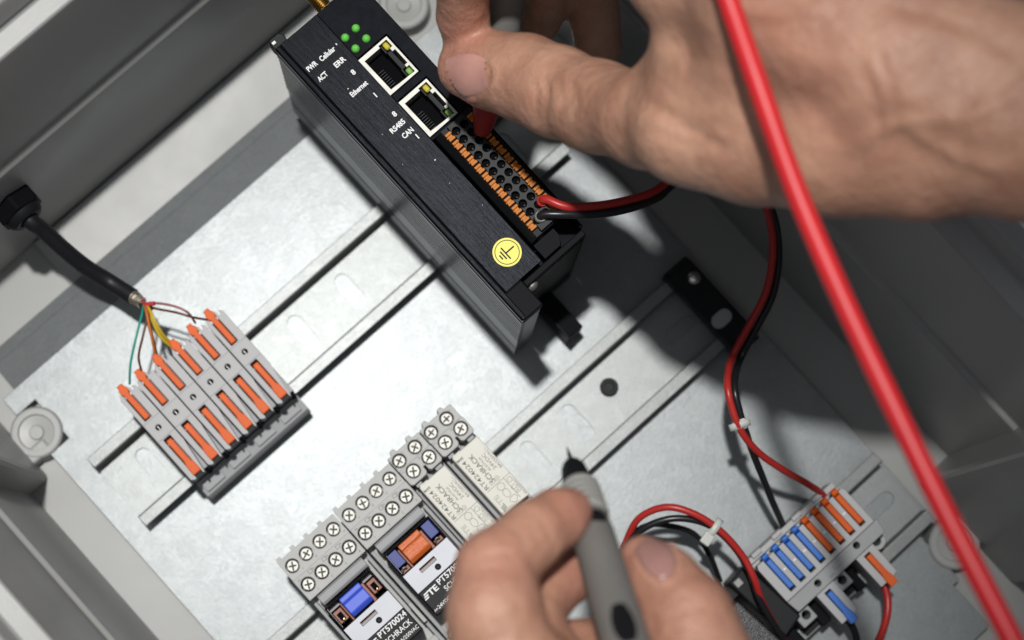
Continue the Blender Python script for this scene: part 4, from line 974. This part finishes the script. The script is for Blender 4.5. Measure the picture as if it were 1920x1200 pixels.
def surface_nets(prims, lo, hi, h):
    n = [int(math.ceil((hi[i] - lo[i]) / h)) + 1 for i in range(3)]
    ax = [lo[i] + h * np.arange(n[i], dtype=np.float32) for i in range(3)]
    V = np.full(n, 30.0, np.float32)
    for a, b, r1, r2, k in prims:
        R = max(r1, r2) + 12
        s = []
        for i in range(3):
            l = max(0, int((min(a[i], b[i]) - R - lo[i]) / h)); u = min(n[i], int((max(a[i], b[i]) + R - lo[i]) / h) + 2)
            s.append(slice(l, max(l, u)))
        if any(q.stop <= q.start for q in s): continue
        G = np.stack(np.meshgrid(ax[0][s[0]], ax[1][s[1]], ax[2][s[2]], indexing='ij'), -1)
        V[tuple(s)] = smin(V[tuple(s)], cone_sdf(G, a, b, r1, r2).astype(np.float32), k)
    V[0] = V[-1] = 5; V[:, 0] = V[:, -1] = 5; V[:, :, 0] = V[:, :, -1] = 5
    I = V < 0
    c = np.zeros([q - 1 for q in n], np.int8)
    for dx in (0, 1):
        for dy in (0, 1):
            for dz in (0, 1):
                c += I[dx:n[0] - 1 + dx, dy:n[1] - 1 + dy, dz:n[2] - 1 + dz]
    ijk = np.argwhere((c > 0) & (c < 8))
    idx = -np.ones([q - 1 for q in n], np.int32); idx[tuple(ijk.T)] = np.arange(len(ijk))
    acc = np.zeros((len(ijk), 3)); cnt = np.zeros(len(ijk))
    cor = [(x, y, z) for x in (0, 1) for y in (0, 1) for z in (0, 1)]
    for p in cor:
        for q in cor:
            if sum(q) == sum(p) + 1 and sum(abs(p[i] - q[i]) for i in range(3)) == 1:
                va = V[ijk[:, 0] + p[0], ijk[:, 1] + p[1], ijk[:, 2] + p[2]]; vb = V[ijk[:, 0] + q[0], ijk[:, 1] + q[1], ijk[:, 2] + q[2]]
                ok = (va < 0) != (vb < 0)
                t = np.where(ok, va / np.where(ok, va - vb, 1), 0)
                pos = np.array(p) + t[:, None] * (np.array(q) - np.array(p))
                acc[ok] += pos[ok]; cnt[ok] += 1
    verts = (ijk + acc / cnt[:, None]) * h + np.array(lo)
    faces = []
    for ax_ in range(3):
        o1, o2 = [(1, 2), (2, 0), (0, 1)][ax_]
        sl0 = [slice(None)] * 3; sl1 = [slice(None)] * 3
        sl0[ax_] = slice(0, n[ax_] - 1); sl1[ax_] = slice(1, n[ax_])
        A, B = I[tuple(sl0)], I[tuple(sl1)]
        E = np.argwhere(A != B); sg = A[tuple(E.T)]
        ok = np.ones(len(E), bool)
        for o in (o1, o2): ok &= (E[:, o] > 0) & (E[:, o] < n[o] - 1)
        E = E[ok]; sg = sg[ok]
        def cell(d1, d2):
            K = E.copy(); K[:, o1] += d1; K[:, o2] += d2; return idx[tuple(K.T)]
        q = np.stack([cell(-1, -1), cell(0, -1), cell(0, 0), cell(-1, 0)], 1)
        q[~sg] = q[~sg][:, ::-1]
        faces.append(q)
    return verts, np.concatenate(faces)

def seg_dist_xy(P, a, b):
    a = np.array(a[:2]); b = np.array(b[:2]); ba = b - a
    t = np.clip(((P[:, :2] - a) @ ba) / max(ba @ ba, 1e-6), 0, 1)
    return np.linalg.norm(P[:, :2] - a - t[:, None] * ba, axis=1)

def make_hand(label, prims, h, folds, flush, org, nails):
    pts = np.array([p[0] for p in prims] + [p[1] for p in prims]); rm = max(max(p[2], p[3]) for p in prims) + 4
    lo = pts.min(0) - rm; hi = pts.max(0) + rm
    v, f = surface_nets(prims, lo, hi, h)
    # relax
    e = np.concatenate([f[:, [0, 1]], f[:, [1, 2]], f[:, [2, 3]], f[:, [3, 0]]])
    for _ in range(4):
        s_ = np.zeros_like(v); c_ = np.zeros(len(v))
        np.add.at(s_, e[:, 0], v[e[:, 1]]); np.add.at(s_, e[:, 1], v[e[:, 0]]); np.add.at(c_, e[:, 0], 1); np.add.at(c_, e[:, 1], 1)
        v = v * 0.5 + 0.5 * s_ / np.maximum(c_, 1)[:, None]
    fn = np.cross(v[f[:, 2]] - v[f[:, 0]], v[f[:, 3]] - v[f[:, 1]])
    nm = np.zeros_like(v)
    for k in range(4): np.add.at(nm, f[:, k], fn)
    nm /= np.maximum(np.linalg.norm(nm, axis=1), 1e-9)[:, None]
    up = np.clip(nm[:, 2] * 1.6, 0, 1)
    dsp = np.zeros(len(v))
    for depth, width, path in folds:
        Wp = spline([at(p[0], p[1], lift(p[0], p[2])) for p in path], 5)
        dd = np.full(len(v), 1e9)
        for i in range(len(Wp) - 1): dd = np.minimum(dd, seg_dist_xy(v, Wp[i], Wp[i + 1]))
        # fade towards both ends
        ends = np.minimum(np.linalg.norm(v[:, :2] - np.array(Wp[0][:2]), axis=1), np.linalg.norm(v[:, :2] - np.array(Wp[-1][:2]), axis=1))
        dsp -= depth * np.exp(-(dd / width) ** 2) * np.clip(0.35 + ends / (4 * width), 0, 1) * up
    # the fold of skin round each nail
    for (cx, cy, zc, tx, ty, hl_, hw, roll) in nails:
        c0 = np.array(at(cx, cy, zc)); c1 = np.array(at(tx, ty, zc)); du = c1 - c0; du[2] = 0; du /= np.linalg.norm(du); dv = np.array([-du[1], du[0], 0.0])
        k_ = (DCAM - v[:, 2]) / (DCAM - zc)
        qx = (v[:, :2] / k_[:, None] - c0[:2]) @ du[:2] / hl_; qy = (v[:, :2] / k_[:, None] - c0[:2]) @ dv[:2] / hw
        rr_ = np.sqrt(np.maximum(qx, -9) ** 2 + qy ** 2)
        side = np.clip((0.75 - qx) * 3, 0, 1) * (np.abs(v[:, 2] - zc) < 30) * (nm[:, 2] > 0.05)
        dsp += (0.55 * np.exp(-((rr_ - 1.17) / 0.11) ** 2) - 0.35 * (rr_ < 1.0)) * side
    v = v + nm * dsp[:, None]
    fl = np.zeros(len(v))
    for px, py, z, r, a in flush:
        q = np.array(at(px, py, lift(px, z))); fl = np.maximum(fl, a * np.exp(-(np.linalg.norm(v - q, axis=1) / r) ** 2))
    t = thing('hand', org, label, 'hand')
    o3 = np.array(org)
    me = bpy.data.meshes.new('skin'); me.from_pydata(((v - o3) * S).tolist(), [], f.tolist())
    for p in me.polygons: p.use_smooth = True
    at_ = me.attributes.new('flush', 'FLOAT', 'POINT'); at_.data.foreach_set('value', fl.astype(np.float32))
    me.materials.append(M['skin'])
    ob = bpy.data.objects.new('skin', me); COL.objects.link(ob); ob.parent = t; ORG[ob.name] = tuple(org)
    # nails, laid on the skin from the camera's side
    for (cx, cy, zc, tx, ty, hl_, hw, roll) in nails:
        c0 = np.array(at(cx, cy, zc)); c1 = np.array(at(tx, ty, zc)); du = (c1 - c0); du[2] = 0; du /= np.linalg.norm(du)
        dv = np.array([-du[1], du[0], 0.0])
        nu, nv = 34, 30
        U, Vv = np.meshgrid(np.linspace(-1, 1, nu), np.linspace(-1, 1, nv), indexing='ij')
        # rounded cuticle end, squarer free end
        wdt = np.where(U < 0, np.sqrt(np.clip(1 - np.abs(U) ** 2.6, 0, 1)), np.sqrt(np.clip(1 - (U * 0.93) ** 4.5, 0, 1)))
        B = c0 + du * (U * hl_)[..., None] + dv * (Vv * wdt * hw)[..., None]
        B = B + np.array([0, 0, 0]); 
        vd = np.array([0.0, 0.0, DCAM]) - c0; vd /= np.linalg.norm(vd)
        zt = np.full(U.shape, 40.0); zb = np.full(U.shape, -25.0)
        # march down to the skin
        ts = np.linspace(40, -25, 66); hit = np.full(U.shape, -25.0); done = np.zeros(U.shape, bool)
        for q in ts:
            dd = eval_prims((B + vd * q).astype(np.float32), prims)
            new = (~done) & (dd < 0); hit[new] = q; done |= new
        lo_, hi_ = hit.copy(), hit + 1.0
        for _ in range(10):
            mid = (lo_ + hi_) / 2; dd = eval_prims((B + vd * mid[..., None]).astype(np.float32), prims)
            ins = dd < 0; lo_ = np.where(ins, mid, lo_); hi_ = np.where(ins, hi_, mid)
        # flatten a little so the nail is a plate of its own
        edge = np.maximum(np.abs(U), np.abs(Vv))
        off = 0.85 * (1 - edge ** 8) - 0.45 * (edge > 0.995)
        Pn = B + vd * (lo_ + off)[..., None]
        vs = Pn.reshape(-1, 3)
        fs = [(i * nv + j, i * nv + j + 1, (i + 1) * nv + j + 1, (i + 1) * nv + j) for i in range(nu - 1) for j in range(nv - 1)]
        okm = (done & (np.abs(lo_ - np.median(lo_[done])) < 9.0)).reshape(-1)
        fs = [q for q in fs if all(okm[w_] for w_ in q)]
        nb = MB(); nb.add([tuple(p) for p in vs], fs)
        # keep the one connected plate
        par = list(range(len(vs)))
        def root(q):
            while par[q] != q: par[q] = par[par[q]]; q = par[q]
            return q
        for q in fs:
            for w_ in q[1:]: par[root(w_)] = root(q[0])
        cnt = {}
        for q in fs: cnt[root(q[0])] = cnt.get(root(q[0]), 0) + 1
        big = max(cnt, key=cnt.get); fs = [q for q in fs if root(q[0]) == big]
        use = sorted({w_ for q in fs for w_ in q}); rm_ = {w_: i for i, w_ in enumerate(use)}
        nb = MB(); nb.add([tuple(vs[w_]) for w_ in use], [tuple(rm_[w_] for w_ in q) for q in fs])
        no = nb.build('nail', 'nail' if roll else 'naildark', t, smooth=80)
        no.data.materials.append(M['nailtip'])
        last = {}
        for q in fs: last[q[0] % nv] = max(last.get(q[0] % nv, 0), q[0] // nv)
        for pi, p in enumerate(no.data.polygons):
            if roll and fs[pi][0] // nv >= nu - 4: p.material_index = 1
    return t

# hand at the device: thumb over the probe, fingers beyond, wrist leaving to the right
LIFT[0] = 42.0
P1 = []
P1 += chain([(2230, 255, 262, 31), (1930, 222, 250, 27.5), (1720, 205, 240, 27)], 10)                     # forearm
P1 += chain([(1930, 160, 256, 20), (1700, 110, 246, 24), (1560, 60, 240, 24)], 12)                       # back of wrist
P1 += chain([(1720, 300, 236, 18), (1560, 268, 226, 20), (1420, 255, 208, 19.3), (1300, 238, 208, 16.4), (1215, 224, 203, 14.5)], 9)   # thenar
P1 += chain([(1215, 224, 203, 14.5), (1120, 200, 191, 13.9), (1045, 172, 178, 14.0), (985, 146, 167, 13.6), (925, 132, 157, 12.3), (878, 126, 150, 10.5)], 5)   # thumb
P1 += chain([(1640, 80, 238, 22), (1430, 5, 232, 18), (1290, -45, 226, 15), (1195, -90, 222, 13)], 11)   # first metacarpal ray
P1 += chain([(1640, 40, 240, 22), (1440, -90, 240, 18), (1300, -190, 236, 14)], 11)
P1 += chain([(1660, 0, 240, 20), (1500, -140, 240, 17), (1380, -270, 234, 14)], 11)
P1 += chain([(1430, 130, 218, 20), (1330, 110, 210, 15.3), (1268, 130, 204, 10.2)], 9)                         # web
P1 += chain([(1195, -90, 222, 12.5), (1050, -170, 222, 10.5), (915, -150, 214, 9.8), (868, -40, 178, 9.0), (868, 30, 160, 8.7), (880, 95, 144, 7.8)], 2.0)   # index
P1 += chain([(1300, -190, 236, 12.5), (1130, -220, 214, 10), (1045, -150, 186, 9.4), (1026, -50, 156, 8.7), (1024, 0, 140, 8.4), (1010, 42, 128, 7.6)], 1.6)   # middle
P1 += chain([(1380, -270, 234, 12), (1210, -270, 206, 9.8), (1118, -190, 178, 9.4), (1104, -60, 150, 8.9), (1114, 30, 132, 8.8), (1122, 90, 122, 8.4)], 1.6)   # ring
F1 = [  # folds: depth mm, width mm, path of (px, py, z)
    (0.9, 0.9, [(1018, 150, 190), (1026, 185, 190), (1020, 228, 188)]),
    (0.8, 0.9, [(1040, 160, 190), (1050, 200, 190), (1040, 245, 188)]),
    (0.6, 0.8, [(1002, 150, 190), (1006, 190, 190), (1000, 225, 188)]),
    (0.6, 0.9, [(1068, 175, 190), (1074, 215, 190), (1064, 255, 188)]),
    (-0.6, 3.2, [(1032, 175, 190), (1036, 215, 190)]),
    (1.3, 2.2, [(1232, 122, 205), (1258, 140, 208), (1275, 172, 210)]),
    (1.0, 2.0, [(1180, 255, 196), (1235, 275, 200), (1290, 278, 206), (1340, 262, 212)]),
    (0.9, 1.8, [(1195, 300, 196), (1250, 308, 202), (1320, 300, 210)]),
    (0.6, 1.8, [(1165, 232, 195), (1205, 246, 198), (1245, 236, 202)]),
    (-1.0, 5.0, [(1200, 280, 200), (1270, 292, 206)]),
    (-0.9, 5.0, [(1560, 160, 250), (1720, 230, 250), (1880, 290, 255)]),
    (0.9, 4.0, [(1600, 230, 250), (1700, 290, 250), (1800, 330, 250)]),
    (-0.7, 3.0, [(1400, 60, 246), (1520, 130, 250), (1640, 150, 254)]),
    (0.8, 3.5, [(1380, 170, 236), (1480, 200, 240), (1580, 190, 246)]),
    (0.9, 3.0, [(1640, 20, 262), (1780, 60, 262), (1910, 150, 262)]),
    (1.0, 1.0, [(825, 12, 170), (865, 22, 172), (905, 26, 170)]),
    (0.9, 1.0, [(1055, 190, 175), (1058, 225, 175), (1050, 250, 172)]),
    (1.0, 1.6, [(1130, 275, 176), (1190, 285, 180), (1240, 290, 186)]),
    (0.8, 1.3, [(1210, 318, 180), (1270, 318, 186), (1340, 330, 196)]),
    (-0.8, 1.8, [(1330, 30, 240), (1450, 40, 250), (1560, 20, 256)]),
    (-0.9, 2.0, [(1560, 290, 246), (1680, 250, 252), (1800, 240, 256), (1910, 180, 262)]),
    (-0.8, 1.8, [(1680, 250, 252), (1760, 310, 250), (1880, 350, 252)]),
    (0.8, 1.6, [(1590, 120, 254), (1620, 200, 252), (1640, 290, 248)]),
    (0.6, 1.4, [(1620, 110, 254), (1652, 200, 252), (1668, 300, 248)]),
]
FL1 = [(850, 140, 158, 16, 0.6), (1030, 195, 174, 14, 0.4), (870, 95, 158, 14, 0.7), (1230, 270, 188, 18, 0.4), (868, 20, 165, 14, 0.5), (1100, 110, 172, 14, 0.45), (1500, 100, 245, 26, 0.25)]
make_hand('large bare hand at the device pressing the red probe with its thumb', P1, 1.35, F1, FL1, at(1300, 240, 180),
          [(873, 142, 150, 822, 152, 8.6, 7.4, 4)])

# hand at the bottom: probe between index finger and thumb
LIFT[0] = 0.0
P2 = []
P2 += chain([(1060, 1420, 262, 26), (1000, 1320, 266, 17), (945, 1235, 268, 13)], 8)
P2 += chain([(945, 1235, 268, 13.4), (928, 1150, 270, 12.3), (928, 1068, 266, 10.8)], 5)
P2 += chain([(928, 1068, 266, 10.8), (1000, 1002, 258, 9.1), (1044, 973, 252, 8.3), (1066, 960, 249, 6.9)], 2.5)
P2 += chain([(1060, 1400, 250, 20), (1010, 1240, 252, 12), (985, 1160, 246, 10.5), (1030, 1100, 236, 9.0), (1085, 1070, 230, 8.0)], 2.0)
P2 += chain([(1120, 1420, 240, 20), (1045, 1270, 238, 11), (1080, 1225, 230, 9.5), (1150, 1205, 222, 8.4)], 2.0)
P2 += chain([(1200, 1450, 258, 26), (1325, 1330, 258, 17), (1308, 1230, 256, 14)], 8)
P2 += chain([(1308, 1230, 256, 14), (1288, 1160, 254, 12.4), (1242, 1092, 250, 9.9), (1205, 1048, 246, 6.8)], 4)
F2 = [
    (0.5, 1.0, [(1010, 965, 262), (1026, 1000, 262), (1040, 1030, 260)]),
    (0.5, 1.2, [(905, 1045, 276), (930, 1035, 278), (960, 1040, 274)]),
    (0.4, 1.2, [(895, 1075, 276), (925, 1062, 278), (960, 1066, 274)]),
    (0.7, 1.6, [(985, 1040, 270), (1010, 1075, 268), (1030, 1110, 264)]),
    (0.5, 1.2, [(1255, 1130, 262), (1285, 1120, 264), (1310, 1125, 262)]),
    (0.45, 1.2, [(1265, 1150, 264), (1295, 1140, 265), (1325, 1145, 262)]),
]
FL2 = [(1075, 950, 252, 14, 0.6), (920, 1060, 272, 16, 0.45), (1205, 1050, 248, 14, 0.5), (1300, 1150, 262, 15, 0.4), (1060, 1085, 238, 16, 0.6), (960, 1150, 270, 16, 0.2)]
make_hand('bare hand at the bottom edge holding the black probe between finger and thumb', P2, 1.15, F2, FL2, at(1080, 1250, 235),
          [(1232, 1046, 250, 1203, 1003, 6.2, 4.9, 0)])
